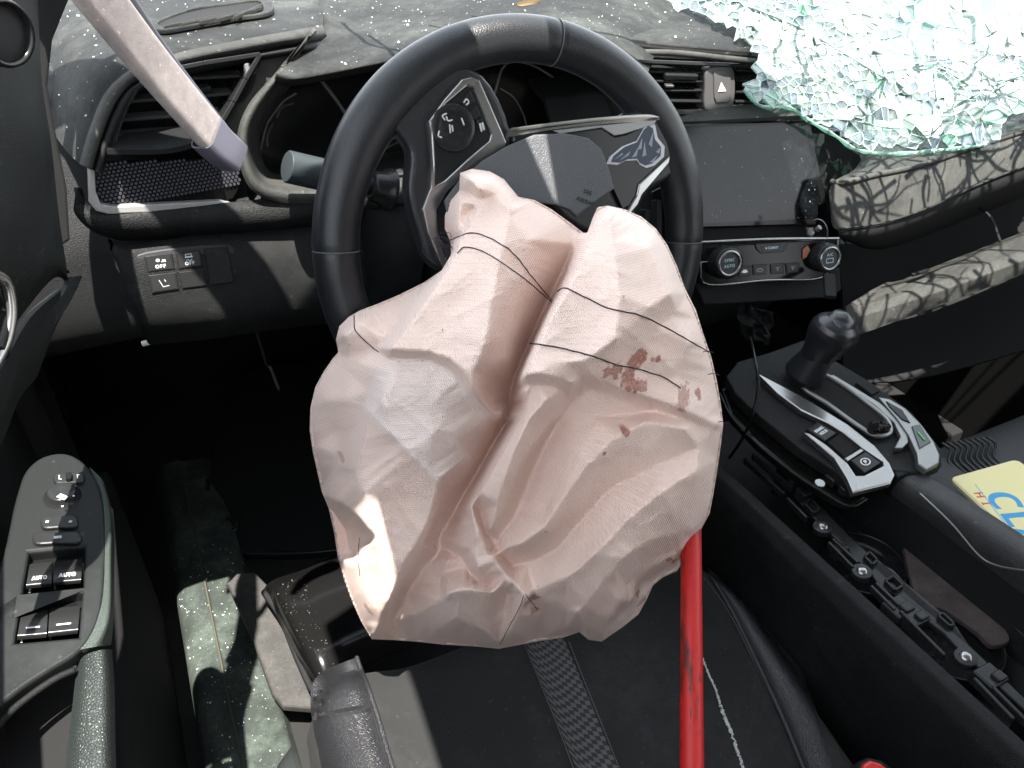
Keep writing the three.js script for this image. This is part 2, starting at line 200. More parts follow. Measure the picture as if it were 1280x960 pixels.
{ // driver's air vent
  const out = [[133, 192], [146, 150], [166, 112], [190, 92], [250, 80], [320, 69], [302, 100], [287, 128], [274, 150], [262, 168]];
  const v = obj('air_vent', slab(FL, ring(out, 1.02), { t: .05, b: .0008, off: -.035 }), M.void, dash);
  const wall = (a, b) => bar(hit(FL, ...a), hit(FL, ...b), .004, .03, FL.n.clone(), .001);
  obj('housing', out.map((p, i) => wall(p, out[(i + 1) % out.length])), M.plasticSmooth, v);
  for (const [a, b] of [[[178, 98], [300, 92]], [[160, 124], [288, 114]], [[150, 147], [274, 138]], [[143, 168], [262, 160]]]) obj('louvre', bar(hit(shift(FL, -.012), ...a), hit(shift(FL, -.012), ...b), .012, .0026, V(0, 1, .2), .0008), dull({ color: lc(.04, .041, .043), roughness: .35 }), v);
  for (const x of [215, 250, 285]) obj('vane', bar(hit(shift(FL, -.028), x, 88), hit(shift(FL, -.028), x - 18, 162), .0015, .012, V(0, 0, 1), .0005), M.plastic, v);
  obj('slider', [bar(hit(shift(FL, -.006), 226, 117), hit(shift(FL, -.006), 262, 108), .012, .0055, V(0, 1, .2), .002)], M.plasticSmooth, v);
  obj('silver_edge', rod([hit(shift(FL, .003), 137, 190), hit(shift(FL, .003), 150, 146), hit(shift(FL, .003), 166, 114), hit(shift(FL, .003), 184, 94)], .0033, { seg: 20, rs: 8 }), M.silver, v);
  // shelf under the vent
  obj('vent_shelf', loft([[at(134, 193, .708), at(210, 192, .708), at(262, 178, .708)], [at(142, 186, .728), at(205, 180, .732), at(268, 165, .735)], [at(156, 172, .75), at(210, 166, .757), at(276, 155, .76)]], 24, 10, .004), M.lowerPlastic, v);
  // vent shutter wheel on the pale pillar by the binnacle
  const pil = slab(shift(FL, .004), [[322, 68], [392, 40], [386, 60], [352, 92], [322, 130], [306, 158], [300, 192], [264, 192], [264, 168], [277, 150], [290, 128], [304, 100]], { t: .012, b: .0015 });
  obj('vent_pillar', pil, M.dashPale, dash);
  const w = obj('shutter_wheel', slab(shift(FL, .0065), sp([[313, 88], [320, 92], [317, 106], [306, 124], [298, 128], [296, 122], [304, 104]], 28), { t: .005, b: .001 }), M.plasticSmooth, v);
  for (let k = 0; k < 6; k++) { const a = k / 5; obj('rib', bar(hit(shift(FL, .0072), 311 - 12 * a, 93 + 29 * a), hit(shift(FL, .0072), 319 - 13 * a, 95 + 29 * a), .0007, .001, FL.n, .0002), M.plastic, w); }
}
{ // speaker grille under the vent, silver surround left and below
  const q = [[118, 204], [120, 240], [126, 256], [140, 259], [280, 252], [292, 248], [299, 236], [300, 196]];
  const g = obj('speaker_grille', slab(FG, q, { t: .006, b: .0005, off: -.001 }), M.gloss, dash);
  // honeycomb mesh: hundreds of raised cells, one part
  const cellsG = [], hexa = new THREE.CylinderGeometry(.00135, .0016, .0012, 6).toNonIndexed(), q4 = new THREE.Quaternion().setFromUnitVectors(V(0, 1, 0), FG.n), m4 = new THREE.Matrix4();
  const inP = (x, y) => { let c = false; for (let i = 0, j = q.length - 1; i < q.length; j = i++) if ((q[i][1] > y) !== (q[j][1] > y) && x < (q[j][0] - q[i][0]) * (y - q[i][1]) / (q[j][1] - q[i][1]) + q[i][0]) c = !c; return c; };
  const o2 = P2(FG, [118, 262]), e2 = P2(FG, [304, 194]);
  for (let r = 0, y = o2.y; y < e2.y + .01; y += .0030, r++) for (let x = o2.x; x < e2.x; x += .00345) { const p = FG.o.clone().addScaledVector(FG.u, x + (r % 2) * .0017).addScaledVector(FG.v, y), d = p.clone().sub(CAM), z = d.dot(FWD), px = 640 + F0 * d.dot(RGT) / z, py = 480 - F0 * d.dot(UPV) / z; if (inP(px, py) && py > 200) cellsG.push(hexa.clone().applyMatrix4(m4.makeRotationFromQuaternion(q4).setPosition(p))); }
  stuff(obj('mesh_cells', cellsG, std({ color: lc(.10, .10, .12), roughness: .25, metalness: .6 }), g));
  obj('grille_surround', slab(shift(FG, .009), [[110, 206], [118, 204], [120, 240], [126, 255], [141, 258], [278, 251], [288, 254], [298, 258], [296, 262], [136, 268], [120, 264], [112, 254]], { t: .010, b: .0012 }), M.trim, dash);
  // lip of the dashboard below
  obj('lower_lip', loft([[at(92, 235, .735), at(100, 262, .735), at(120, 282, .74), at(150, 291, .752)], [at(112, 266, .737), at(124, 274, .731), at(140, 285, .735), at(160, 293, .75)], [at(200, 266, .738), at(210, 270, .733), at(215, 282, .736), at(220, 290, .755)], [at(300, 258, .742), at(305, 265, .738), at(308, 277, .741), at(310, 286, .763)], [at(400, 245, .755), at(402, 254, .75), at(404, 268, .755), at(405, 278, .785)], [at(520, 235, .78), at(520, 244, .776), at(520, 258, .78), at(520, 268, .81)]], 18, 50, .006), M.lowerPlastic, dash);
}
{ // instrument binnacle: bezel, dark face, glass, hood
  const b1 = [[390, 36, .77], [352, 92, .745], [322, 132, .74], [308, 165, .737], [310, 200, .735], [322, 226, .735], [345, 236, .74], [400, 238, .75], [470, 230, .77], [560, 222, .79]];
  const b0 = [[382, 56, .757], [346, 97, .742], [315, 132, .736], [301, 167, .733], [303, 203, .731], [316, 235, .73], [345, 250, .735], [400, 253, .745], [470, 245, .766], [560, 237, .786]];
  const b2 = [[400, 40, .85], [366, 96, .84], [336, 136, .835], [322, 165, .83], [324, 196, .826], [332, 214, .824], [350, 222, .824], [400, 224, .83], [470, 218, .85], [560, 210, .87]];
  obj('cluster_bezel', loft([b0, b1, b2].map(r => r.map(a => at(...a))), 70, 10, .003), M.dashPale, dash);
  const FC = frame(at(400, 150, .86), V(-.05, .28, 1));
  const c = obj('instrument_cluster', slab(FC, [[300, 90], [360, 60], [520, 40], [790, 30], [800, 170], [640, 200], [340, 235], [300, 200]], { t: .01, b: .001 }), M.gloss, dash);
  const li = (name, pts, r, m) => obj(name, rod(pts.map(p => hit(shift(FC, .001), ...p)), r, { seg: 20, rs: 6 }), m, c);
  const grey = std({ color: lc(.16, .17, .17), roughness: .4 });
  li('gauge_line', [[370, 117], [355, 126], [344, 140], [334, 155], [325, 192]], .0009, grey);
  li('gauge_line', [[366, 129], [352, 134], [346, 146]], .0016, std({ color: lc(.035), roughness: .4 }));
  li('gauge_line', [[340, 155], [334, 170], [334, 184]], .0016, std({ color: lc(.035), roughness: .4 }));
  li('divider', [[398, 96], [418, 122], [436, 148]], .0022, std({ color: lc(.07), roughness: .4 }));
  li('gauge_line', [[612, 150], [620, 110], [632, 80], [655, 78], [690, 96], [735, 142]], .0014, grey);
  li('gauge_line', [[626, 111], [642, 122], [655, 145], [658, 156]], .0008, grey);
  const H = [
    [at(330, 105, .80), at(342, 104, .742), at(346, 95, .722), at(356, 84, .735), at(383, 52, .79), at(398, 5, .89), at(410, -40, 1.02)],
    [at(365, 108, .80), at(372, 103, .735), at(376, 96, .722), at(388, 78, .745), at(412, 42, .81), at(430, 0, .92), at(440, -40, 1.05)],
    [at(420, 98, .82), at(424, 93, .755), at(428, 86, .742), at(442, 64, .775), at(465, 32, .85), at(485, -4, .95), at(495, -40, 1.08)],
    [at(515, 82, .84), at(516, 76, .785), at(520, 68, .775), at(530, 50, .805), at(548, 22, .88), at(562, -8, .98), at(570, -40, 1.1)],
    [at(600, 76, .86), at(602, 68, .815), at(606, 58, .81), at(616, 42, .84), at(632, 16, .91), at(645, -10, 1.0), at(655, -40, 1.12)],
    [at(700, 84, .88), at(702, 76, .845), at(704, 64, .84), at(708, 46, .87), at(716, 20, .94), at(725, -8, 1.03), at(735, -40, 1.15)],
    [at(752, 116, .89), at(758, 106, .865), at(764, 92, .86), at(772, 68, .885), at(782, 32, .96), at(792, 0, 1.06), at(800, -40, 1.18)],
    [at(768, 160, .89), at(778, 150, .875), at(790, 132, .872), at(806, 100, .89), at(826, 50, .97), at(846, 8, 1.08), at(860, -40, 1.2)],
  ];
  obj('cluster_hood', loft(H, 60, 70, .004, { disp: (u, v) => .0008 * N(u * 22, v * 22, 9) }), M.dash, dash);
}
{ // knee panel with the switch block
  obj('knee_panel', loft([
    [at(140, 300, .752), at(148, 318, .748), at(160, 352, .748), at(178, 400, .758), at(190, 425, .79)],
    [at(156, 310, .748), at(164, 322, .744), at(176, 352, .744), at(192, 400, .755), at(200, 424, .785)],
    [at(240, 298, .75), at(244, 310, .746), at(250, 345, .746), at(258, 396, .757), at(262, 418, .79)],
    [at(310, 286, .76), at(313, 302, .752), at(318, 340, .752), at(325, 388, .765), at(330, 408, .80)],
    [at(405, 275, .785), at(408, 292, .77), at(412, 332, .77), at(416, 378, .785), at(420, 398, .82)],
    [at(560, 262, .81), at(562, 280, .80), at(565, 318, .80), at(568, 362, .815), at(570, 380, .85)]], 36, 50, .005), M.lowerPlastic, dash);
  const FW = (() => { const a = at(176, 322, .7425), b = at(194, 368, .7455), c = at(285, 308, .7465); const n = new THREE.Vector3().crossVectors(c.clone().sub(a), b.clone().sub(a)).normalize(); if (n.z < 0) n.negate(); return frame(a.addScaledVector(n, .004), n); })();
  const blk = obj('switch_block', slab(FW, sp([[172, 318], [285, 306], [292, 309], [299, 348], [297, 355], [194, 368], [186, 366], [170, 322]], 48), { t: .008, b: .0015 }), dull({ color: lc(.03, .03, .034), roughness: .5 }), dash);
  const cell = [[[180, 320], [215, 316], [219, 337], [184, 341]], [[219, 316], [250, 312], [254, 333], [223, 337]], [[185, 344], [220, 340], [224, 362], [190, 367]], [[223, 340], [255, 336], [259, 357], [228, 361]], [[255, 311], [285, 308], [293, 353], [262, 357]]];
  const print = (text, fs = 34) => { const c = document.createElement('canvas'); c.width = 128; c.height = 96; const x = c.getContext('2d'); x.fillStyle = '#0b0b0c'; x.fillRect(0, 0, 128, 96); x.fillStyle = '#c9ccd0'; x.textAlign = 'center'; x.font = 'bold ' + fs + 'px sans-serif'; if (text === 'A') { x.fillText('OFF', 66, 84); x.beginPath(); x.arc(56, 30, 11, 0, 7); x.fill(); x.fillRect(74, 38, 26, 6); x.fillRect(80, 28, 18, 6); } if (text === 'B') { x.fillText('OFF', 64, 84); x.strokeStyle = '#c9ccd0'; x.lineWidth = 5; x.strokeRect(46, 10, 36, 16); x.fillRect(40, 24, 48, 10); x.beginPath(); x.moveTo(46, 52); x.quadraticCurveTo(54, 42, 62, 52); x.quadraticCurveTo(72, 60, 82, 46); x.stroke(); } if (text === 'C') { x.strokeStyle = '#9da0a4'; x.lineWidth = 5; x.beginPath(); x.moveTo(40, 28); x.lineTo(56, 74); x.lineTo(92, 70); x.moveTo(70, 28); x.lineTo(76, 44); x.stroke(); } const t = new THREE.CanvasTexture(c); t.colorSpace = THREE.SRGBColorSpace; return t; };
  const kinds = ['A', 'B', 'C', null, null];
  cell.forEach((q, k) => { const b = obj(k < 4 ? 'push_button' : 'blank_cover', slab(shift(FW, .0022), q, { t: .006, b: .0009 }), M.plasticSmooth, blk); if (kinds[k]) obj('print', quad(shift(FW, .0025), ring(q, .82)), std({ map: print(kinds[k]), roughness: .5 }), b); });
  obj('loose_clip', bar(at(177, 430, .80), at(192, 426, .80), .005, .004), M.white, dash);
}

// ---------------------------------------------------------------- centre of the dashboard and passenger side
{
  const rows = [
    [at(770, 62, .93), at(778, 54, .925), at(790, 44, .945), at(800, 15, 1.05), at(815, -30, 1.2)],
    [at(830, 68, .945), at(836, 60, .94), at(845, 50, .955), at(855, 18, 1.06), at(870, -30, 1.22)],
    [at(900, 74, .96), at(905, 66, .955), at(910, 55, .97), at(920, 22, 1.08), at(935, -30, 1.25)],
    [at(960, 80, 1.02), at(965, 72, 1.01), at(972, 60, 1.03), at(985, 25, 1.15), at(1000, -30, 1.34)],
    [at(1040, 96, 1.14), at(1045, 88, 1.13), at(1052, 72, 1.15), at(1070, 30, 1.28), at(1090, -30, 1.46)],
    [at(1160, 140, 1.25), at(1165, 130, 1.24), at(1172, 100, 1.27), at(1190, 35, 1.45), at(1210, -30, 1.62)],
    [at(1330, 140, 1.36), at(1335, 130, 1.35), at(1340, 100, 1.39), at(1350, 30, 1.58), at(1360, -30, 1.76)]];
  obj('center_pad', loft(rows, 36, 60, .01, { disp: (u, v) => .0012 * N(u * 18, v * 18, 5) }), M.dash, dash);
  obj('pad_seam', rod([[772, 66, .93], [836, 66, .938], [905, 73, .953], [965, 80, 1.005], [1040, 96, 1.12]].map(a => at(...a)), .0035, { seg: 40, rs: 8 }), M.dashPale, dash);
  // two vents with the hazard switch between them
  const FV = frame(at(880, 110, .955), V(-.1, .15, 1));
  const v1 = obj('air_vent', slab(FV, [[790, 70], [980, 82], [985, 140], [800, 145]], { t: .01, b: .001, off: -.03 }), M.void, dash);
  for (const [a, b] of [[[800, 86], [884, 88]], [[806, 98], [882, 99]], [[815, 110], [880, 110]], [[822, 123], [878, 124]], [[916, 84], [975, 88]], [[916, 97], [978, 100]], [[916, 112], [980, 113]], [[916, 124], [980, 125]]]) obj('louvre', bar(hit(shift(FV, -.008), ...a), hit(shift(FV, -.008), ...b), .016, .0024, V(0, 1, .25), .0008), M.plasticSmooth, v1);
  obj('slider', bar(hit(shift(FV, -.001), 829, 94), hit(shift(FV, -.001), 870, 95), .012, .007, V(0, 1, .2), .002), M.plasticSmooth, v1);
  obj('slider_tab', bar(hit(shift(FV, .003), 831, 107), hit(shift(FV, .003), 841, 107), .006, .003, V(0, 1, .2), .001), M.silver, v1);
  obj('vent_frame', [bar(hit(FV, 785, 76), hit(FV, 985, 84), .012, .004, FV.v, .001), bar(hit(FV, 800, 141), hit(FV, 1005, 138), .012, .005, FV.v, .001)], M.plasticSmooth, v1);
  const hz = obj('hazard_switch', slab(shift(FV, .004), sp([[883, 88], [890, 84], [912, 82], [917, 85], [918, 128], [914, 136], [890, 139], [882, 137], [881, 110]], 40), { t: .02, b: .002 }), std({ color: lc(.06, .058, .06), roughness: .5, bumpMap: fineT, bumpScale: .0002 }), dash);
  obj('button', slab(shift(FV, .0055), [[892, 89], [911, 87], [914, 92], [914, 124], [910, 128], [896, 129], [893, 122]], { t: .005, b: .001 }), std({ color: lc(.07, .066, .068), roughness: .45 }), hz);
  obj('warning_triangle', slab(shift(FV, .0062), [[902, 103], [908, 114], [898, 115]], { t: .001, b: .0002 }), std({ color: lc(.85, .62, .55), roughness: .5 }), hz);
  obj('screen_ledge', loft([[at(800, 160, .925), at(860, 156, .93), at(930, 152, .95), at(1000, 148, .98), at(1010, 149, .985)], [at(800, 146, .945), at(860, 144, .95), at(930, 141, .965), at(1000, 138, .995), at(1010, 138, 1.0)], [at(800, 140, .97), at(860, 138, .975), at(930, 135, .99), at(1000, 132, 1.015), at(1010, 132, 1.02)]], 40, 10, .004), M.dashPale, dash);
  // touch screen
  const FS = frame(at(940, 215, .955), V(-.12, .34, 1));
  const s = obj('touch_screen', slab(FS, [[846, 155], [1008, 150], [1014, 154], [1038, 276], [1034, 281], [858, 286]], { t: .014, b: .002 }), M.gloss, dash);
  const scrT = tex(512, 384, (u, v) => { const a = tn(u, v, 7, 2), b = tn(u, v, 40, 6); const d = Math.max(0, a - .42) * .16 + (b > .66 ? .05 : 0); return [.03 + d * .7, .036 + d * .8, .043 + d * .85]; }, true, 1);
  const drops = []; for (let k = 0; k < 90; k++) drops.push([rnd(), rnd() ** 1.4, .0015 + .004 * rnd() * rnd(), .25 + .5 * rnd()]);
  { const d = scrT.image.data; for (const [x, y, r, b] of drops) for (let j = -3; j <= 3; j++) for (let i = -2; i <= 2; i++) { const X = (x * 512 + i) | 0, Y = (y * 384 + j) | 0; if (X < 0 || Y < 0 || X > 511 || Y > 383 || Math.hypot(i, j * .7) > r * 600) continue; const o = (Y * 512 + X) * 4; for (let k = 0; k < 3; k++) d[o + k] = Math.min(255, d[o + k] + b * 150); } }
  obj('screen_glass', quad(shift(FS, .0004), [[852, 160], [1005, 155], [1031, 272], [864, 280]]), phy({ map: scrT, roughness: .1, specularIntensity: .5 }), s);
  obj('screen_slot', slab(shift(FS, .001), [[858, 287], [1037, 280], [1040, 296], [866, 306]], { t: .02, b: .001, off: -.004 }), M.void, dash);
  obj('broken_bracket', [disc(at(1012, 290, .945), V(-.3, .4, 1), .004, .004), disc(at(1021, 287, .944), V(.2, .8, .6), .003, .005), rod([at(1014, 278, .95), at(1020, 274, .945), at(1028, 276, .943), at(1034, 286, .945), at(1034, 297, .95)], .0006, { seg: 20, rs: 6 }), box(0, 0, 0, .001, .001, .001, .0002).applyMatrix4(new THREE.Matrix4().setPosition(at(1010, 290, .945)))], M.satin, dash);
  // climate panel
  const FC = frame(at(960, 327, .93), V(-.16, .3, 1));
  const cl = obj('climate_panel', slab(FC, [[872, 309], [1046, 298], [1047, 322], [1036, 346], [1030, 350], [880, 357], [876, 353]], { t: .02, b: .0015 }), M.gloss, dash);
  const line = (pts, r = .001) => obj('chrome_line', rod(pts.map(p => hit(shift(FC, .0008), ...p)), r, { seg: 30, rs: 6 }), M.silver, cl);
  line([[873, 303], [960, 299], [1048, 298]], .0017); line([[876, 329], [876, 340], [879, 353], [960, 350], [1028, 346], [1036, 338], [1046, 316], [1047, 300]], .0012); line([[876, 328], [888, 327]], .0009);
  for (const [x, y, r, left] of [[903, 327, .0185, 1], [1027, 321, .0175, 0]]) {
    const c = hit(FC, x, y), k = obj('dial', disc(c, FC.n, r, .016, { profile: [[0, .0145], [r * .62, .0145], [r * .66, .016], [r * .86, .016], [r * .95, .0135], [r, .002], [r, 0]] }), M.plasticSmooth, cl);
    obj('chrome_ring', disc(c.clone().addScaledVector(FC.n, .0143), FC.n, r, .003, { profile: [[r * .62, .001], [r * .64, .0023], [r * .72, .0026], [r * .78, .0018], [r * .8, .001]] }), M.silver, k);
    const cv = document.createElement('canvas'); cv.width = cv.height = 96; const g = cv.getContext('2d'); g.fillStyle = '#10181d'; g.fillRect(0, 0, 96, 96); g.fillStyle = '#9fb6bd'; g.textAlign = 'center'; g.font = 'bold 22px sans-serif'; if (left) { g.fillText('SYNC', 48, 40); g.fillText('AUTO', 48, 68); } else { g.fillText('A/C', 48, 36); g.strokeStyle = '#9fb6bd'; g.lineWidth = 4; g.strokeRect(28, 48, 40, 22); }
    const t = new THREE.CanvasTexture(cv); t.colorSpace = THREE.SRGBColorSpace; const fr = { ...FC, o: c.clone().addScaledVector(FC.n, .0148) }; const gg = new THREE.CircleGeometry(r * .6, 28); gg.applyMatrix4(basis(fr)); obj('print', gg, std({ map: t, roughness: .4 }), k);
  }
  { const cv = document.createElement('canvas'); cv.width = 256; cv.height = 64; const g = cv.getContext('2d'); g.fillStyle = '#1a2126'; g.fillRect(0, 0, 256, 64); g.fillStyle = '#b9ccd4'; g.textAlign = 'center'; g.font = 'bold 30px sans-serif'; g.fillText('CLIMATE', 132, 42); g.beginPath(); g.arc(50, 32, 9, 0, 7); g.fill(); const t = new THREE.CanvasTexture(cv); t.colorSpace = THREE.SRGBColorSpace; const b = obj('climate_button', slab(shift(FC, .0015), [[944, 305], [986, 302], [984, 309], [980, 315], [952, 317], [946, 312]], { t: .004, b: .0006 }), M.plasticSmooth, cl); obj('print', quad(shift(FC, .0018), [[951, 306.5], [980, 304.5], [978, 313], [954, 315]]), std({ map: t, roughness: .4 }), b); }
  [[931, 339], [950, 337], [972, 336], [991, 335]].forEach(([x, y], k) => { const b = obj('push_button', slab(shift(FC, .0012), [[x - 9, y - 6], [x + 9, y - 7], [x + 8, y + 6], [x - 8, y + 7]], { t: .003, b: .0006 }), M.plasticSmooth, cl); const cv = document.createElement('canvas'); cv.width = 64; cv.height = 48; const g = cv.getContext('2d'); g.fillStyle = '#0c0d0e'; g.fillRect(0, 0, 64, 48); g.fillStyle = g.strokeStyle = k ? '#75828a' : '#d5dde0'; g.lineWidth = 5; if (k < 2) { g.beginPath(); g.ellipse(32, 28, 20, 9, 0, 0, 7); k ? g.stroke() : g.fill(); g.fillRect(22, 14, 22, 8); } else { g.fillRect(20, 14, 24, 5); g.fillRect(28, 22, 8, 14); } const t = new THREE.CanvasTexture(cv); t.colorSpace = THREE.SRGBColorSpace; obj('print', quad(shift(FC, .0015), [[x - 7, y - 4], [x + 7, y - 5], [x + 6, y + 4], [x - 6, y + 5]]), std({ map: t, roughness: .4 }), b); });
  obj('rust_stain_chip', slab(shift(FC, .002), [[1004, 312], [1010, 307], [1013, 313], [1008, 322], [1004, 324]], { t: .0015, b: .0003 }), std({ color: lc(.3, .12, .08), roughness: .9 }), cl);
  obj('lower_stack', slab(shift(FC, -.012), [[868, 352], [1050, 335], [1052, 362], [1040, 372], [880, 382]], { t: .012, b: .002 }), M.plastic, dash);
  obj('side_bracket', [bar(at(1036, 344, .95), at(1038, 372, .925), .012, .006)], M.plastic, dash);
}
{ // passenger side: padded fascia roll, its dark underside, and the glove-box rail below it
  const T = (x, y, r) => at(x, y, r);
  const fr5 = [ // lower edge, front face, crest, back of the top, hidden edge
    [T(1038, 262, .995), T(1036, 240, .992), T(1040, 227, .995), T(1066, 214, 1.05), T(1080, 196, 1.10)],
    [T(1046, 287, .985), T(1045, 262, .982), T(1048, 229, .988), T(1082, 210, 1.045), T(1096, 190, 1.10)],
    [T(1100, 280, 1.012), T(1096, 258, 1.01), T(1094, 219, 1.016), T(1114, 200, 1.065), T(1124, 182, 1.12)],
    [T(1160, 260, 1.052), T(1154, 240, 1.05), T(1150, 207, 1.056), T(1164, 190, 1.10), T(1174, 170, 1.15)],
    [T(1225, 230, 1.10), T(1217, 212, 1.098), T(1212, 186, 1.104), T(1222, 172, 1.14), T(1232, 154, 1.19)],
    [T(1300, 200, 1.15), T(1292, 184, 1.148), T(1286, 162, 1.154), T(1290, 148, 1.19), T(1296, 130, 1.24)],
    [T(1400, 164, 1.22), T(1392, 148, 1.218), T(1386, 126, 1.224), T(1390, 110, 1.26), T(1396, 96, 1.31)]];
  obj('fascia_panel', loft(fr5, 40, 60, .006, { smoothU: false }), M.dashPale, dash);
  obj('fascia_crest', rod(fr5.map(r => r[2]), .0035, { seg: 50, rs: 8 }), M.dashPale, dash);
  obj('fascia_stitching', rod([[1050, 286, .984], [1100, 279, 1.007], [1160, 260, 1.047], [1225, 230, 1.097], [1300, 200, 1.147]].map(a => at(...a)), .0014, { seg: 60, rs: 6 }), M.dash, dash);
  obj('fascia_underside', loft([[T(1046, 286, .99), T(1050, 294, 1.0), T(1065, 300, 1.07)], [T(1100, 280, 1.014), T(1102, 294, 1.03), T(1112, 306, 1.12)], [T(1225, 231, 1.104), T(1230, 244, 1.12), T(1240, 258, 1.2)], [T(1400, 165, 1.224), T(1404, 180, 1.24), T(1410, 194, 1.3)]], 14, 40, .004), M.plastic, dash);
  obj('glove_rail', loft([
    [T(1062, 422, 1.03), T(1056, 400, 1.02), T(1058, 382, 1.02), T(1090, 362, 1.07), T(1110, 352, 1.12)],
    [T(1092, 412, 1.04), T(1082, 394, 1.03), T(1086, 380, 1.035), T(1110, 360, 1.075), T(1125, 350, 1.12)],
    [T(1180, 380, 1.08), T(1176, 364, 1.07), T(1176, 352, 1.075), T(1180, 334, 1.105), T(1186, 326, 1.15)],
    [T(1290, 338, 1.13), T(1284, 324, 1.12), T(1282, 312, 1.125), T(1282, 294, 1.155), T(1284, 288, 1.2)],
    [T(1400, 296, 1.19), T(1394, 282, 1.18), T(1392, 270, 1.185), T(1392, 252, 1.215), T(1394, 246, 1.26)]], 40, 50, .006, { smoothU: false }), M.dashPale, dash);
  obj('glove_slot', bar(at(1140, 344, 1.072), at(1160, 337, 1.082), .004, .004), M.void, dash);
  obj('glove_cavity', loft([[T(1040, 300, 1.2), T(1050, 380, 1.15), T(1050, 480, 1.12)], [T(1150, 270, 1.3), T(1160, 360, 1.25), T(1170, 470, 1.2)], [T(1400, 190, 1.42), T(1400, 270, 1.35), T(1400, 400, 1.3)]], 10, 10, .006), M.void, dash);
  obj('torn_strip', rod([[1222, 258, 1.15], [1238, 272, 1.14], [1250, 302, 1.14]].map(a => at(...a)), .002, { seg: 14, rs: 8 }), M.lowerPlastic, dash);
}

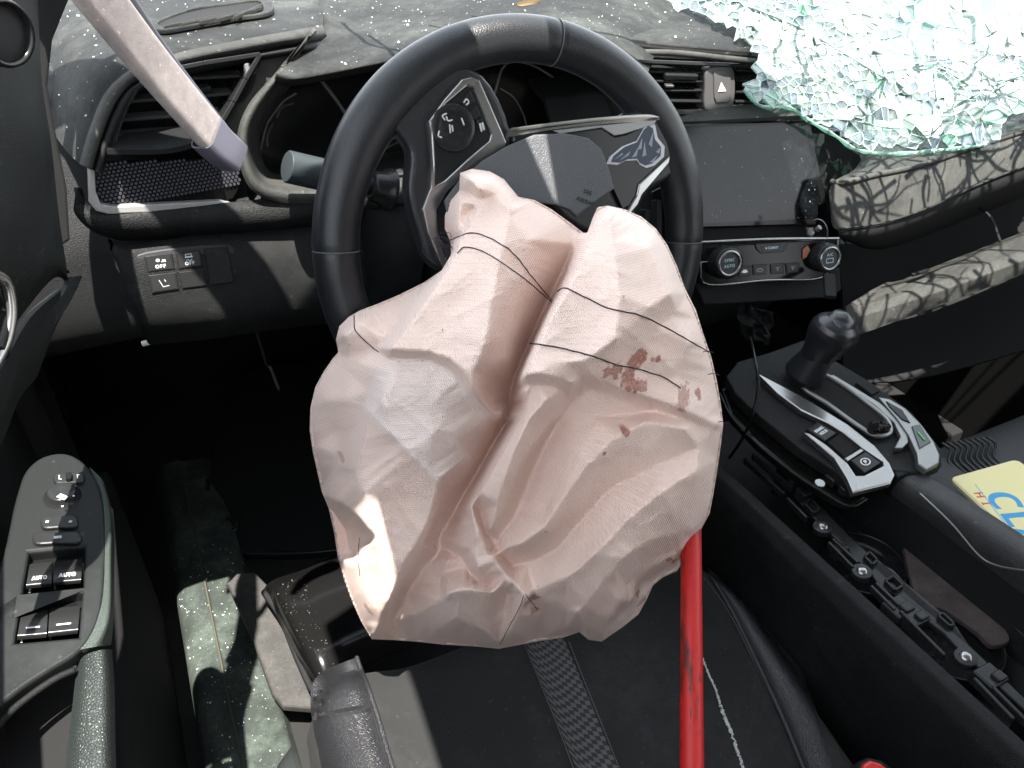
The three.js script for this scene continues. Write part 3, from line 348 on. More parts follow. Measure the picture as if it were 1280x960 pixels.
// ---------------------------------------------------------------- steering wheel (plane tilted 16 degrees, turned clockwise)
const AX = V(0, Math.sin(.287), Math.cos(.287)), WC = V(.0309, .6132, -.0203);
const FW0 = frame(WC, AX);                                            // plane through the rim
const wheel = thing('steering_wheel', 'black leather steering wheel turned to one side behind the burst airbag', 'steering wheel');
{
  const seams = [74, 171, 254, 351].map(a => a * Math.PI / 180);
  const R = .1685, pts = []; for (let i = 0; i < 72; i++) { const a = i / 72 * Math.PI * 2; pts.push(WC.clone().addScaledVector(FW0.u, Math.cos(a) * R).addScaledVector(FW0.v, Math.sin(a) * R)); }
  const grip = s => { const a = s * Math.PI * 2; let r = .0186; for (const g of [2.25, 0.45]) { const d = Math.atan2(Math.sin(a - g), Math.cos(a - g)); r += .0016 * Math.exp(-d * d / .12); } for (const q of seams) { const d = Math.atan2(Math.sin(a - q), Math.cos(a - q)); r -= .0009 * Math.exp(-d * d / .00012); } r += .00025 * N(a * 9, 1, 2); return r; };
  obj('rim', rod(pts, grip, { seg: 420, rs: 28, closed: true, squash: AX, k: .9 }), M.wheel, wheel);
  for (const q of seams) { const c = WC.clone().addScaledVector(FW0.u, Math.cos(q) * R).addScaledVector(FW0.v, Math.sin(q) * R), er = FW0.u.clone().multiplyScalar(Math.cos(q)).addScaledVector(FW0.v, Math.sin(q)); const p = []; for (let i = 0; i < 18; i++) { const a = i / 18 * 6.2832; p.push(c.clone().addScaledVector(er, Math.cos(a) * .0184).addScaledVector(AX, Math.sin(a) * .0168)); } obj('leather_seam', rod(p, .00055, { seg: 50, rs: 6, closed: true }), std({ color: lc(.06, .065, .07), roughness: .6 }), wheel); }
  // spokes
  const dk = M.plastic;
  obj('spoke', slab(shift(FW0, .012), sp([[470, 130], [520, 95], [560, 80], [605, 95], [640, 180], [600, 240], [560, 340], [538, 330], [522, 290], [510, 240], [512, 190], [498, 168]], 60), { t: .02, b: .005, seg: 4 }), M.wheel, wheel);
  obj('spoke', slab(shift(FW0, .012), sp([[640, 165], [700, 158], [770, 150], [815, 130], [850, 165], [846, 215], [812, 240], [795, 268], [770, 300], [700, 270]], 60), { t: .02, b: .005, seg: 4 }), M.wheel, wheel);
  obj('spoke', slab(shift(FW0, .004), [[590, 330], [680, 330], [665, 540], [600, 540]], { t: .016, b: .004 }), M.wheel, wheel);
  // silver bezel round the left control pod, running on down the spoke
  const bz = [[536, 152], [556, 124], [578, 99], [590, 96], [600, 100], [634, 178], [632, 184], [604, 202], [560, 240], [547, 262], [548, 290], [556, 318], [566, 338], [556, 340], [534, 290], [528, 262], [538, 236], [541, 205], [539, 170]];
  const inn = [[541, 154], [558, 130], [584, 108], [592, 110], [614, 168], [612, 176], [586, 198], [556, 226], [545, 232], [543, 190]];
  obj('silver_bezel', slab(shift(FW0, .0165), bz, { t: .006, b: .0015, seg: 3, holes: [inn.slice().reverse()] }), M.silver, wheel);
  const pod = obj('control_pod', slab(shift(FW0, .0145), ring(inn, 1.02), { t: .006, b: .001 }), M.plasticSmooth, wheel);
  const FB = shift(FW0, .0145);
  obj('direction_pad', disc(hit(FB, 566, 160), AX, .0185, .004, { profile: [[0, .0022], [.011, .0022], [.012, .0034], [.0175, .0032], [.0185, .0015], [.0185, 0]] }), M.plasticSmooth, pod);
  const mark = (pts, r = .0007) => obj('symbol', rod(pts.map(p => hit(shift(FB, .0036), ...p)), r, { seg: 12, rs: 6 }), M.pale, pod);
  mark([[558, 146], [560, 151], [565, 150]]); mark([[556, 150], [553, 145], [558, 142]]); mark([[562, 156], [563, 166]]); mark([[565, 157], [566, 164]]); mark([[549, 164], [548, 170], [552, 172]]); mark([[577, 148], [580, 156]]); mark([[580, 128], [583, 124], [586, 128], [583, 131]]);
  for (const q of [[[575, 128], [588, 113], [594, 127], [583, 137]], [[596, 150], [603, 146], [609, 164], [602, 168]], [[586, 141], [596, 132], [602, 145], [594, 151]]]) obj('pod_button', slab(shift(FB, .0018), q, { t: .003, b: .0007 }), M.plasticSmooth, pod);
  mark([[600, 155], [602, 164]], .0009); mark([[603, 154], [605, 162]], .0009);
  // right spoke: bright bar, piano-black panel, silver lower edge
  obj('silver_bar', loft([[[632, 172], [640, 160], [640, 166]], [[690, 162], [692, 153], [694, 159]], [[750, 155], [752, 146.5], [754, 151]], [[800, 152], [806, 143], [810, 147]], [[822, 150], [824, 146], [828, 149]]].map(r => r.map((p, i) => hit(shift(FW0, [.0175, .0185, .013][i]), ...p))), 12, 40, .003), M.silver, wheel);
  obj('satin_bar', slab(shift(FW0, .0165), [[690, 163], [760, 155], [822, 149], [818, 156], [780, 168], [768, 170], [752, 160], [700, 168]], { t: .004, b: .0008 }), M.satin, wheel);
  obj('gloss_panel', slab(shift(FW0, .0155), [[700, 168], [752, 160], [768, 171], [782, 168], [824, 150], [834, 176], [838, 194], [800, 236], [790, 256], [778, 262], [764, 232], [745, 185]], { t: .006, b: .001 }), M.gloss, wheel);
  obj('silver_edge', slab(shift(FW0, .0175), [[838, 194], [837, 204], [803, 244], [798, 256], [788, 268], [784, 264], [796, 244], [799, 230]], { t: .005, b: .0012, seg: 3 }), M.silver, wheel);
  // sticker on the gloss panel: a navy patch with an irregular white border
  const st = [[758, 205], [762, 196], [778, 183], [796, 176], [806, 158], [813, 152], [819, 156], [822, 172], [831, 183], [830, 196], [818, 207], [808, 210], [800, 206], [796, 200], [782, 201], [772, 206]];
  const stk = obj('sticker', slab(shift(FW0, .0163), st, { t: .0006, b: .0001 }), std({ color: lc(.45, .46, .48), roughness: .5 }), wheel); stk.userData.label = 'navy decal with white border on the gloss spoke';
  obj('sticker_print', slab(shift(FW0, .0167), ring(st, .86), { t: .0004, b: .00005 }), std({ color: lc(.022, .03, .05), roughness: .5 }), stk);
  for (const q of [[[768, 200], [778, 191], [779, 193]], [[774, 201], [788, 189], [786, 194]], [[790, 197], [798, 184], [796, 195]], [[803, 196], [806, 176], [808, 194]], [[811, 180], [817, 164], [815, 184]], [[812, 203], [822, 194], [817, 203]], [[797, 187], [803, 172], [802, 186]], [[820, 190], [826, 184], [824, 192]]]) obj('sticker_streak', slab(shift(FW0, .0170), q, { t: .0003, b: .00005 }), std({ color: lc(.2, .23, .27), roughness: .5 }), stk);
  // torn airbag cover
  const cov = [[560, 268], [556, 250], [574, 226], [604, 200], [634, 182], [668, 168], [706, 166], [736, 172], [752, 186], [762, 212], [768, 236], [744, 252], [721, 271], [712, 262], [694, 256], [660, 252], [628, 262], [600, 280]];
  const FCov = frame(hit(shift(FW0, .03), 680, 215), AX.clone().addScaledVector(FW0.v, .22));
  const cvr = obj('airbag_cover', slab(FCov, cov, { t: .004, b: .0012, seg: 3 }), std({ color: lc(.05, .053, .058), roughness: .5, bumpMap: leatherT, bumpScale: .0003 }), wheel);
  { const cv = document.createElement('canvas'); cv.width = 160; cv.height = 128; const g = cv.getContext('2d'); g.fillStyle = '#1f2123'; g.fillRect(0, 0, 160, 128); g.fillStyle = '#0a0a0b'; g.font = 'bold 46px sans-serif'; g.textAlign = 'center'; g.fillText('SRS', 80, 52); g.font = 'bold 38px sans-serif'; g.fillText('AIRBAG', 80, 104); const t = new THREE.CanvasTexture(cv); t.colorSpace = THREE.SRGBColorSpace; const c = hit(FCov, 733, 246), d = hit(FCov, 733, 237).sub(c).normalize(); const fr = frame(c, FCov.n, FCov.v.clone().addScaledVector(FCov.u, .5)); fr.o = fr.o.addScaledVector(fr.n, .0006);
    for (const [txt, dy] of [['SRS', .004], ['AIRBAG', -.004]]) { const c2 = document.createElement('canvas'); c2.width = 192; c2.height = 64; const x = c2.getContext('2d'); x.fillStyle = '#ffffff'; x.font = 'bold 44px sans-serif'; x.textAlign = 'center'; x.clearRect(0, 0, 192, 64); x.fillText(txt, 96, 48); const t2 = new THREE.CanvasTexture(c2); const p = new THREE.PlaneGeometry(.021, .007); p.translate(0, dy, 0); p.applyMatrix4(basis(fr)); obj('cover_lettering', p, std({ color: lc(.008), roughness: .8, alphaMap: t2, transparent: true }), cvr); } }
  // hub bowl behind the cover, wiring side and rear shroud
  obj('hub', slab(shift(FW0, .008), sp([[560, 250], [600, 200], [660, 172], [730, 175], [765, 220], [775, 300], [740, 360], [660, 385], [590, 360], [556, 310]], 50), { t: .04, b: .006, seg: 3 }), M.plastic, wheel);
  obj('paddle', slab(shift(FW0, -.02), [[815, 240], [838, 228], [846, 262], [832, 300], [818, 290]], { t: .004, b: .001 }), M.plasticSmooth, wheel);
  for (const [a, b] of [[[806, 262], [803, 330]], [[820, 250], [822, 330]]]) obj('spoke_rib', bar(hit(shift(FW0, 0), ...a), hit(shift(FW0, 0), ...b), .006, .01, AX), M.plastic, wheel);
}
// ---------------------------------------------------------------- steering column with its lever
{
  const col = thing('steering_column', 'black steering column shroud below the instrument binnacle', 'steering column');
  const o = at(560, 265, .72), dir = AX.clone().negate();
  const c0 = V(0.0, .62, -.06);
  const rows = []; for (const [d, s] of [[.0, .8], [.02, .96], [.07, 1], [.16, .98], [.3, .9]]) { const r = []; for (let i = 0; i <= 24; i++) { const a = i / 24 * 6.2832; r.push(WC.clone().addScaledVector(AX, -.045 - d).addScaledVector(FW0.u, Math.sign(Math.cos(a)) * Math.abs(Math.cos(a)) ** .7 * .062 * s - .0).addScaledVector(FW0.v, Math.sign(Math.sin(a)) * Math.abs(Math.sin(a)) ** .7 * .055 * s - .02)); } rows.push(r); }
  obj('shroud', loft(rows, 60, 24, .003), M.lowerPlastic, col);
  obj('lower_shroud', loft([[at(445, 262, .77), at(470, 262, .745), at(505, 258, .735), at(540, 262, .74)], [at(450, 330, .78), at(472, 325, .75), at(500, 322, .74), at(530, 326, .745)], [at(452, 385, .81), at(470, 385, .78), at(495, 385, .77), at(520, 385, .775)]], 20, 20, .004), M.lowerPlastic, col);
  const st = thing('lever_switch', 'dark grey indicator lever with light symbols beside the rim', 'lever');
  const a = at(472, 234, .735), b = at(358, 208, .70), d = b.clone().sub(a).normalize();
  obj('boot', [disc(a.clone().addScaledVector(d, -.012), d, .017, .014, { profile: [[0, .02], [.011, .02], [.0135, .017], [.015, .008], [.0185, .004], [.0195, 0]] })], M.plasticSmooth, st);
  obj('arm', rod([a, a.clone().lerp(b, .35), a.clone().lerp(b, .62)], s => .0085 + .0012 * s, { seg: 20, rs: 20 }), M.plastic, st);
  const kn = obj('twist_knob', disc(a.clone().lerp(b, .6), d, .0135, b.distanceTo(a) * .4, { profile: [[0, b.distanceTo(a) * .4], [.0122, b.distanceTo(a) * .4], [.0136, b.distanceTo(a) * .4 - .0014], [.0138, .004], [.0125, 0], [0, 0]] }), dull({ color: lc(.026, .032, .035), roughness: .5 }), st);
  const cv = document.createElement('canvas'); cv.width = 128; cv.height = 128; const g = cv.getContext('2d'); g.clearRect(0, 0, 128, 128); g.fillStyle = '#fff'; g.textAlign = 'center'; g.font = 'bold 30px sans-serif'; g.fillText('OFF', 64, 34); g.font = 'bold 36px sans-serif'; g.fillText('☀', 64, 74); g.font = 'bold 26px sans-serif'; g.fillText('AUTO', 64, 110); g.fillRect(54, 54, 20, 8);
  const t = new THREE.CanvasTexture(cv); const md = a.clone().lerp(b, .42), toC = CAM.clone().sub(md).normalize(); const n = toC.addScaledVector(d, -toC.dot(d)).normalize();
  const fr = { o: md.clone().addScaledVector(n, .0098), n, u: d.clone().negate(), v: new THREE.Vector3().crossVectors(n, d.clone().negate()) }; const pg = new THREE.PlaneGeometry(.016, .014); pg.applyMatrix4(basis(fr)); obj('print', pg, std({ color: lc(.6), alphaMap: t, transparent: true, roughness: .6 }), st);
  // wiper lever end seen through the wheel
  const w = thing('wiper_lever', 'small black wiper lever tip showing through the wheel opening', 'lever'); const wa = at(512, 158, .76), wb = at(478, 176, .765), wd = wb.clone().sub(wa).normalize(); obj('arm', rod([wa, wa.clone().lerp(wb, .5), wb], .008, { seg: 12, rs: 16 }), M.plasticSmooth, w);
  const tc = at(486, 163, .755); obj('plus_mark', [bar(tc.clone().addScaledVector(RGT, -.0022), tc.clone().addScaledVector(RGT, .0022), .0009, .0006, FWD), bar(tc.clone().addScaledVector(UPV, -.0022), tc.clone().addScaledVector(UPV, .0022), .0009, .0006, FWD)], M.white, w);
}

// ---------------------------------------------------------------- deployed airbag: crisp woven nylon, collapsed in folds
const bag = thing('airbag', 'deflated blush-white airbag with dried brown stains hanging from the wheel', 'airbag');
{
  const OUT = [[575, 216], [590, 211], [612, 214], [630, 224], [648, 246], [668, 250], [690, 262], [712, 278], [733, 294], [741, 272], [747, 259], [760, 257], [782, 262], [802, 271], [820, 286], [834, 306], [846, 332], [856, 360], [870, 388], [880, 420], [889, 446], [896, 476], [901, 505], [904, 530], [901, 556], [897, 584], [892, 616], [887, 642], [876, 662], [866, 672], [858, 695], [846, 714], [828, 722], [816, 732], [808, 750], [798, 768], [778, 784], [752, 802], [736, 800], [724, 790], [704, 797], [676, 801], [650, 806], [624, 811], [592, 808], [556, 806], [520, 802], [490, 800], [465, 799], [452, 778], [440, 752], [430, 724], [422, 696], [418, 668], [411, 636], [402, 614], [397, 592], [391, 565], [387, 538], [388, 510], [394, 484], [405, 464], [416, 448], [423, 440], [420, 424], [424, 408], [436, 396], [450, 388], [474, 379], [500, 368], [530, 353], [552, 338], [564, 318], [563, 302], [556, 286], [556, 270], [562, 252], [574, 238]];
  // crease lines: (x, y, height in millimetres above the bag's middle sheet)
  const L = [
    [[600, 250, 22], [586, 278, 30], [574, 302, 36], [556, 338, 45], [527, 384, 52], [497, 424, 54], [487, 437, 54]],
    [[592, 262, 12], [568, 312, 22], [540, 356, 26], [508, 392, 28], [478, 428, 26], [462, 440, 18]],
    [[448, 402, 12], [430, 420, 10], [440, 440, 8], [428, 455, 4]],
    [[585, 222, 26], [612, 226, 24], [632, 240, 22]], [[598, 236, 32], [620, 244, 28]], [[574, 252, 14], [572, 280, 14]],
    [[640, 262, 32], [628, 310, 50], [616, 370, 64], [606, 430, 72], [594, 462, 72]],
    [[660, 300, 34], [655, 350, 42], [642, 400, 46], [632, 450, 46]],
    [[560, 420, 66], [545, 438, 66]],
    [[487, 437, 55], [512, 438, 62], [540, 440, 68], [562, 449, 72], [578, 462, 74], [592, 487, 70], [601, 500, 60], [614, 513, 48], [640, 518, 30]],
    [[486, 447, 44], [512, 448, 52], [538, 450, 57], [558, 459, 60], [572, 472, 60], [584, 494, 54], [596, 512, 44], [610, 524, 36]],
    [[722, 296, 2], [704, 342, -6], [684, 384, -8], [664, 428, -10], [647, 468, -12], [637, 500, -14], [632, 516, -12]],
    [[700, 330, 2], [676, 376, 6], [655, 420, 10], [640, 462, 12]],
    [[741, 284, 28], [726, 326, 48], [708, 360, 60], [688, 393, 68], [671, 428, 74], [657, 458, 78], [652, 474, 76], [653, 490, 66], [658, 502, 58]],
    [[762, 270, 30], [770, 320, 56], [776, 370, 72], [770, 425, 80], [728, 452, 84], [690, 455, 84]],
    [[812, 310, 30], [838, 368, 42], [812, 384, 60], [786, 412, 70], [762, 442, 74], [738, 468, 74]],
    [[846, 388, 24], [822, 410, 46], [800, 442, 54], [790, 470, 54]], [[862, 430, 26], [840, 470, 36]],
    [[653, 467, 78], [670, 467, 84], [694, 472, 84], [716, 479, 78], [727, 470, 72], [760, 480, 62], [795, 491, 54], [850, 511, 40], [900, 531, 4]],
    [[656, 482, 62], [670, 480, 68], [694, 484, 68], [712, 492, 62], [728, 482, 58], [760, 492, 50], [793, 503, 43], [850, 523, 30], [890, 538, 8]],
    [[655, 512, 58], [644, 535, 58], [630, 560, 56], [608, 600, 54], [588, 632, 50], [597, 662, 52], [612, 692, 50], [634, 720, 54], [655, 744, 56]],
    [[634, 528, -8], [618, 556, -2], [600, 585, 4], [578, 624, 8], [558, 656, 14], [546, 674, 16]],
    [[600, 640, 34], [612, 668, 34], [628, 696, 36]],
    [[488, 470, 50], [478, 500, 54], [490, 540, 58], [520, 570, 60], [548, 600, 54], [540, 640, 50], [528, 668, 50], [506, 702, 50], [484, 752, 44], [467, 794, 8]],
    [[554, 684, 18], [526, 712, 18], [504, 750, 16], [482, 790, 6]],
    [[545, 500, 62], [570, 540, 54], [585, 570, 40]], [[520, 480, 60], [540, 540, 62]],
    [[470, 460, 40], [458, 500, 36], [448, 528, 30], [434, 556, 20], [418, 584, 10]], [[462, 520, 46], [452, 560, 42]],
    [[410, 500, 6], [418, 540, 6]],
    [[440, 586, 36], [456, 616, 50], [468, 660, 50], [476, 712, 46], [468, 760, 28]],
    [[404, 620, 2], [424, 628, 26], [444, 642, 38], [458, 658, 44]], [[414, 642, -14], [428, 662, -14], [440, 692, -6], [452, 676, 10], [446, 660, 14]],
    [[440, 706, 12], [452, 740, 16]],
    [[612, 688, 40], [642, 648, 40], [660, 604, 38], [674, 568, 38], [694, 532, 42], [714, 502, 50]],
    [[612, 660, 52], [628, 612, 60], [644, 562, 66], [662, 522, 72], [686, 498, 74]],
    [[622, 690, 46], [650, 680, 58], [678, 660, 60], [700, 628, 60], [734, 582, 62], [766, 550, 58], [806, 526, 50], [856, 536, 36]],
    [[740, 520, 50], [720, 560, 54], [700, 600, 52], [680, 640, 50]], [[780, 520, 42], [810, 515, 36]],
    [[640, 708, 32], [668, 700, 40], [696, 686, 44], [726, 652, 46], [762, 610, 46], [822, 582, 38], [874, 558, 20]],
    [[668, 738, 48], [696, 726, 58], [722, 712, 62], [752, 682, 66], [786, 648, 64], [826, 616, 52], [872, 588, 28]],
    [[724, 766, 46], [746, 738, 54], [768, 712, 58], [784, 694, 58], [812, 676, 46], [864, 662, 12]],
    [[782, 730, 14], [806, 704, 16], [830, 690, 10], [852, 684, 4]], [[796, 748, 8], [772, 758, 18]],
    [[774, 730, 34], [768, 744, 34], [760, 772, 22], [752, 798, 4]],
    [[658, 746, 60], [648, 768, 46], [636, 790, 32], [626, 806, 12]], [[634, 742, 36], [632, 770, 30], [624, 796, 16]],
    [[560, 741, 52], [580, 736, 58], [606, 736, 58], [628, 740, 46]], [[552, 750, 40], [570, 772, 40], [600, 786, 32], [620, 800, 18]], [[520, 770, 20], [544, 788, 16]],
    [[587, 686, 46], [598, 710, 54], [610, 734, 38]], [[576, 696, 26], [590, 718, 30], [600, 732, 34]], [[560, 700, 30], [552, 726, 28]],
    [[662, 756, 34], [678, 768, 26], [696, 784, 18], [716, 790, 8]], [[680, 752, 42], [706, 760, 40]], [[728, 784, 20], [732, 796, 4]],
    [[850, 600, 40], [868, 620, 22]], [[800, 660, 56], [840, 640, 40]],
  ];
  const P = [];
  for (const l of L) for (let i = 0; i < l.length; i++) { P.push(l[i]); if (i < l.length - 1) { const a = l[i], b = l[i + 1], n = Math.floor(Math.hypot(b[0] - a[0], b[1] - a[1]) / 9); for (let k = 1; k < n; k++) P.push([0, 1, 2].map(m => a[m] + (b[m] - a[m]) * k / n)); } }
  const OD = []; for (let i = 0; i < OUT.length; i++) { const a = OUT[i], b = OUT[(i + 1) % OUT.length], n = Math.max(1, Math.round(Math.hypot(b[0] - a[0], b[1] - a[1]) / 6)); for (let k = 0; k < n; k++) OD.push([a[0] + (b[0] - a[0]) * k / n, a[1] + (b[1] - a[1]) * k / n]); }
  for (let i = 0; i < OD.length; i += 3) P.push([OD[i][0], OD[i][1], -8]);
  for (const c of [[300, 130], [1000, 130], [1000, 900], [300, 900]]) P.push([...c, -8]);
  for (const p of P) { p[0] += (rnd() - .5) * .4; p[1] += (rnd() - .5) * .4; }
  // Delaunay triangulation of the crease points
  const big = [[-9e3, -9e3, 0], [9e3 + 640, -9e3, 0], [640, 18e3, 0]], Q = P.concat(big), n0 = P.length;
  const circ = (a, b, c) => { const A = Q[a], B = Q[b], C = Q[c], d = 2 * (A[0] * (B[1] - C[1]) + B[0] * (C[1] - A[1]) + C[0] * (A[1] - B[1])), s = p => p[0] * p[0] + p[1] * p[1]; const x = (s(A) * (B[1] - C[1]) + s(B) * (C[1] - A[1]) + s(C) * (A[1] - B[1])) / d, y = (s(A) * (C[0] - B[0]) + s(B) * (A[0] - C[0]) + s(C) * (B[0] - A[0])) / d; return [a, b, c, x, y, (A[0] - x) ** 2 + (A[1] - y) ** 2]; };
  let T = [circ(n0, n0 + 1, n0 + 2)];
  for (let i = 0; i < n0; i++) { const [x, y] = Q[i], ed = new Map(), keep = []; for (const t of T) { if ((x - t[3]) ** 2 + (y - t[4]) ** 2 < t[5]) for (const [a, b] of [[t[0], t[1]], [t[1], t[2]], [t[2], t[0]]]) { const k = Math.min(a, b) * 1e5 + Math.max(a, b); ed.has(k) ? ed.set(k, null) : ed.set(k, [a, b]); } else keep.push(t); } for (const e of ed.values()) if (e) keep.push(circ(e[0], e[1], i)); T = keep; }
  T = T.filter(t => t[0] < n0 && t[1] < n0 && t[2] < n0);
  // height on a grid
  const G = 2, X0 = 376, Y0 = 200, W = Math.ceil(540 / G), Hh = Math.ceil(624 / G); let h = new Float32Array(W * Hh).fill(-8);
  for (const t of T) { const A = Q[t[0]], B = Q[t[1]], C = Q[t[2]], x0 = Math.min(A[0], B[0], C[0]), x1 = Math.max(A[0], B[0], C[0]), y0 = Math.min(A[1], B[1], C[1]), y1 = Math.max(A[1], B[1], C[1]), D = (B[1] - C[1]) * (A[0] - C[0]) + (C[0] - B[0]) * (A[1] - C[1]); for (let j = Math.max(0, Math.ceil((y0 - Y0) / G)); j < Hh && Y0 + j * G <= y1; j++) for (let i = Math.max(0, Math.ceil((x0 - X0) / G)); i < W && X0 + i * G <= x1; i++) { const x = X0 + i * G, y = Y0 + j * G, a = ((B[1] - C[1]) * (x - C[0]) + (C[0] - B[0]) * (y - C[1])) / D, b = ((C[1] - A[1]) * (x - C[0]) + (A[0] - C[0]) * (y - C[1])) / D, c = 1 - a - b; if (a < -1e-6 || b < -1e-6 || c < -1e-6) continue; h[j * W + i] = a * A[2] + b * B[2] + c * C[2]; } }
  const inside = (x, y) => { let c = false; for (let i = 0, j = OUT.length - 1; i < OUT.length; j = i++) if ((OUT[i][1] > y) !== (OUT[j][1] > y) && x < (OUT[j][0] - OUT[i][0]) * (y - OUT[i][1]) / (OUT[j][1] - OUT[i][1]) + OUT[i][0]) c = !c; return c; };
  const near = (x, y) => { let m = 1e9, q; for (let i = 0; i < OUT.length; i++) { const a = OUT[i], b = OUT[(i + 1) % OUT.length], dx = b[0] - a[0], dy = b[1] - a[1], t = Math.max(0, Math.min(1, ((x - a[0]) * dx + (y - a[1]) * dy) / (dx * dx + dy * dy))), X = a[0] + dx * t, Y = a[1] + dy * t, d = Math.hypot(x - X, y - Y); if (d < m) { m = d; q = [X, Y]; } } return [m, q]; };
  for (let k = 0; k < 2; k++) { const g = h.slice(); for (let j = 1; j < Hh - 1; j++) for (let i = 1; i < W - 1; i++) { const o = j * W + i; g[o] = (4 * h[o] + 2 * (h[o - 1] + h[o + 1] + h[o - W] + h[o + W]) + h[o - W - 1] + h[o - W + 1] + h[o + W - 1] + h[o + W + 1]) / 16; } h = g; }
  { // steepen the folds against the broad shape they sit on
    let m = h.slice(); const R = Math.round(34 / G); for (let pass = 0; pass < 2; pass++) { const a = new Float32Array(W * Hh), b = new Float32Array(W * Hh); 
      // plain two-dimensional box mean (clear and short rather than quick)
      for (let j = 0; j < Hh; j++) for (let i = 0; i < W; i++) { let s = 0, c = 0; for (let k = -R; k <= R; k += 2) { s += m[j * W + Math.min(W - 1, Math.max(0, i + k))]; c++; } a[j * W + i] = s / c; }
      for (let j = 0; j < Hh; j++) for (let i = 0; i < W; i++) { let s = 0, c = 0; for (let k = -R; k <= R; k += 2) { s += a[Math.min(Hh - 1, Math.max(0, j + k)) * W + i]; c++; } b[j * W + i] = s / c; } m = b; }
    for (let o = 0; o < h.length; o++) h[o] += .45 * (h[o] - m[o]); }
  const hAt = (x, y) => { const fx = Math.min(Math.max((x - X0) / G, 0), W - 1.01), fy = Math.min(Math.max((y - Y0) / G, 0), Hh - 1.01), i = Math.floor(fx), j = Math.floor(fy), a = fx - i, b = fy - j, o = j * W + i; return (h[o] * (1 - a) + h[o + 1] * a) * (1 - b) + (h[o + W] * (1 - a) + h[o + W + 1] * a) * b; };
  const lerpT = (y, tb) => { for (let i = 0; i < tb.length - 1; i++) if (y <= tb[i + 1][0]) { const t = Math.max(0, (y - tb[i][0]) / (tb[i + 1][0] - tb[i][0])); return tb[i][1] + (tb[i + 1][1] - tb[i][1]) * t; } return tb[tb.length - 1][1]; };
  const base = y => lerpT(y, [[200, .618], [300, .612], [420, .608], [560, .622], [700, .65], [812, .685]]);
  const crk = (x, y, f, s) => { const w = N(x * f + s, y * f, s * 3.1); return 1 - Math.min(1, Math.abs(w) * 8); };
  // straight packing creases left in the cloth
  const CR = [[452, 505, 545, 600, 2.2], [545, 600, 606, 556, 1.6], [470, 480, 560, 560, 1.4], [500, 450, 470, 560, 1.5], [440, 600, 540, 545, 1.2], [690, 330, 700, 420, 1.6], [720, 320, 800, 350, 1.6], [740, 300, 780, 380, 1.4], [600, 300, 650, 360, 1.6], [560, 400, 640, 360, 1.8], [540, 380, 600, 330, 1.3], [700, 520, 790, 600, 1.4], [760, 500, 700, 620, 1.5], [820, 430, 860, 500, 1.8], [690, 740, 780, 660, 1.3], [720, 690, 800, 700, 1.6], [840, 560, 800, 640, 1.5], [480, 600, 540, 690, 1.4], [500, 720, 560, 660, 1.2], [600, 760, 560, 790, 1.6], [590, 690, 640, 660, 1.5], [650, 580, 700, 560, 1.4], [770, 400, 850, 470, 1.6]];
  const crease = (x, y) => { let s = 0; for (const [a, b, c, d, m] of CR) { const dx = c - a, dy = d - b, L2 = dx * dx + dy * dy, t = Math.max(0, Math.min(1, ((x - a) * dx + (y - b) * dy) / L2)), q = Math.hypot(x - a - dx * t, y - b - dy * t); if (q < 40) s += m * Math.exp(-q / 7) * Math.min(1, t * 6, (1 - t) * 6); } return s; };
  const front = (x, y, d) => { const wr = 1.1 * crease(x, y) + .5 * crk(x + .4 * y, y * .6 - .3 * x, .014, 1.3) + .6 * crk(x * .7 - .6 * y, y + .3 * x, .022, 4.1) + .35 * crk(x, y, .05, 8.8) + .8 * N(x * .02, y * .02, 5) + .25 * N(x * .07, y * .07, 2); return base(y) - (hAt(x, y) * 1.2 + wr * Math.min(1, d / 20) + 9 * (1 - Math.exp(-d / 7))) / 1000; };
  const back = (x, y, d) => base(y) + .008 - .0 + (26 * (1 - Math.exp(-d / 50)) + 5 * N(x * .015, y * .015, 7) * Math.min(1, d / 30)) / 1000;
  const vid = new Int32Array(W * Hh).fill(-1), pts = []; const ins = new Uint8Array(W * Hh);
  for (let j = 0; j < Hh; j++) for (let i = 0; i < W; i++) ins[j * W + i] = inside(X0 + i * G, Y0 + j * G) ? 1 : 0;
  const FP = frame(at(640, 520, .6), AX.clone().addScaledVector(V(-.3, 0, 0), 1));
  for (let j = 1; j < Hh - 1; j++) for (let i = 1; i < W - 1; i++) { const o = j * W + i, x = X0 + i * G, y = Y0 + j * G; if (ins[o]) { const [d] = near(x, y); vid[o] = pts.length; pts.push([x, y, d]); } else { let nb = false; for (const q of [-1, 1, -W, W, -W - 1, -W + 1, W - 1, W + 1]) if (ins[o + q]) nb = true; if (nb) { const [d, q] = near(x, y); vid[o] = pts.length; pts.push([q[0], q[1], 0]); } } }
  const mk = (fn) => pts.map(([x, y, d]) => at(x, y, d === 0 ? base(y) - hAt(x, y) * .0012 : fn(x, y, d)));
  const fr = mk(front), bk = mk(back), idx = [], idb = [];
  for (let j = 0; j < Hh - 1; j++) for (let i = 0; i < W - 1; i++) { const a = vid[j * W + i], b = vid[j * W + i + 1], c = vid[(j + 1) * W + i + 1], d = vid[(j + 1) * W + i]; for (const [p, q, r] of [[a, d, b], [b, d, c]]) if (p >= 0 && q >= 0 && r >= 0 && (pts[p][2] || pts[q][2] || pts[r][2])) { idx.push(p, q, r); idb.push(p, r, q); } }
  const geo = (v, id) => { const g = new THREE.BufferGeometry(), p = new Float32Array(v.length * 3), u = new Float32Array(v.length * 2); v.forEach((q, i) => { p.set([q.x, q.y, q.z], i * 3); const f = flat(FP, q); u.set([f.x, f.y], i * 2); }); g.setAttribute('position', new THREE.BufferAttribute(p, 3)); g.setAttribute('uv', new THREE.BufferAttribute(u, 2)); g.setIndex(id); g.computeVertexNormals(); return g; };
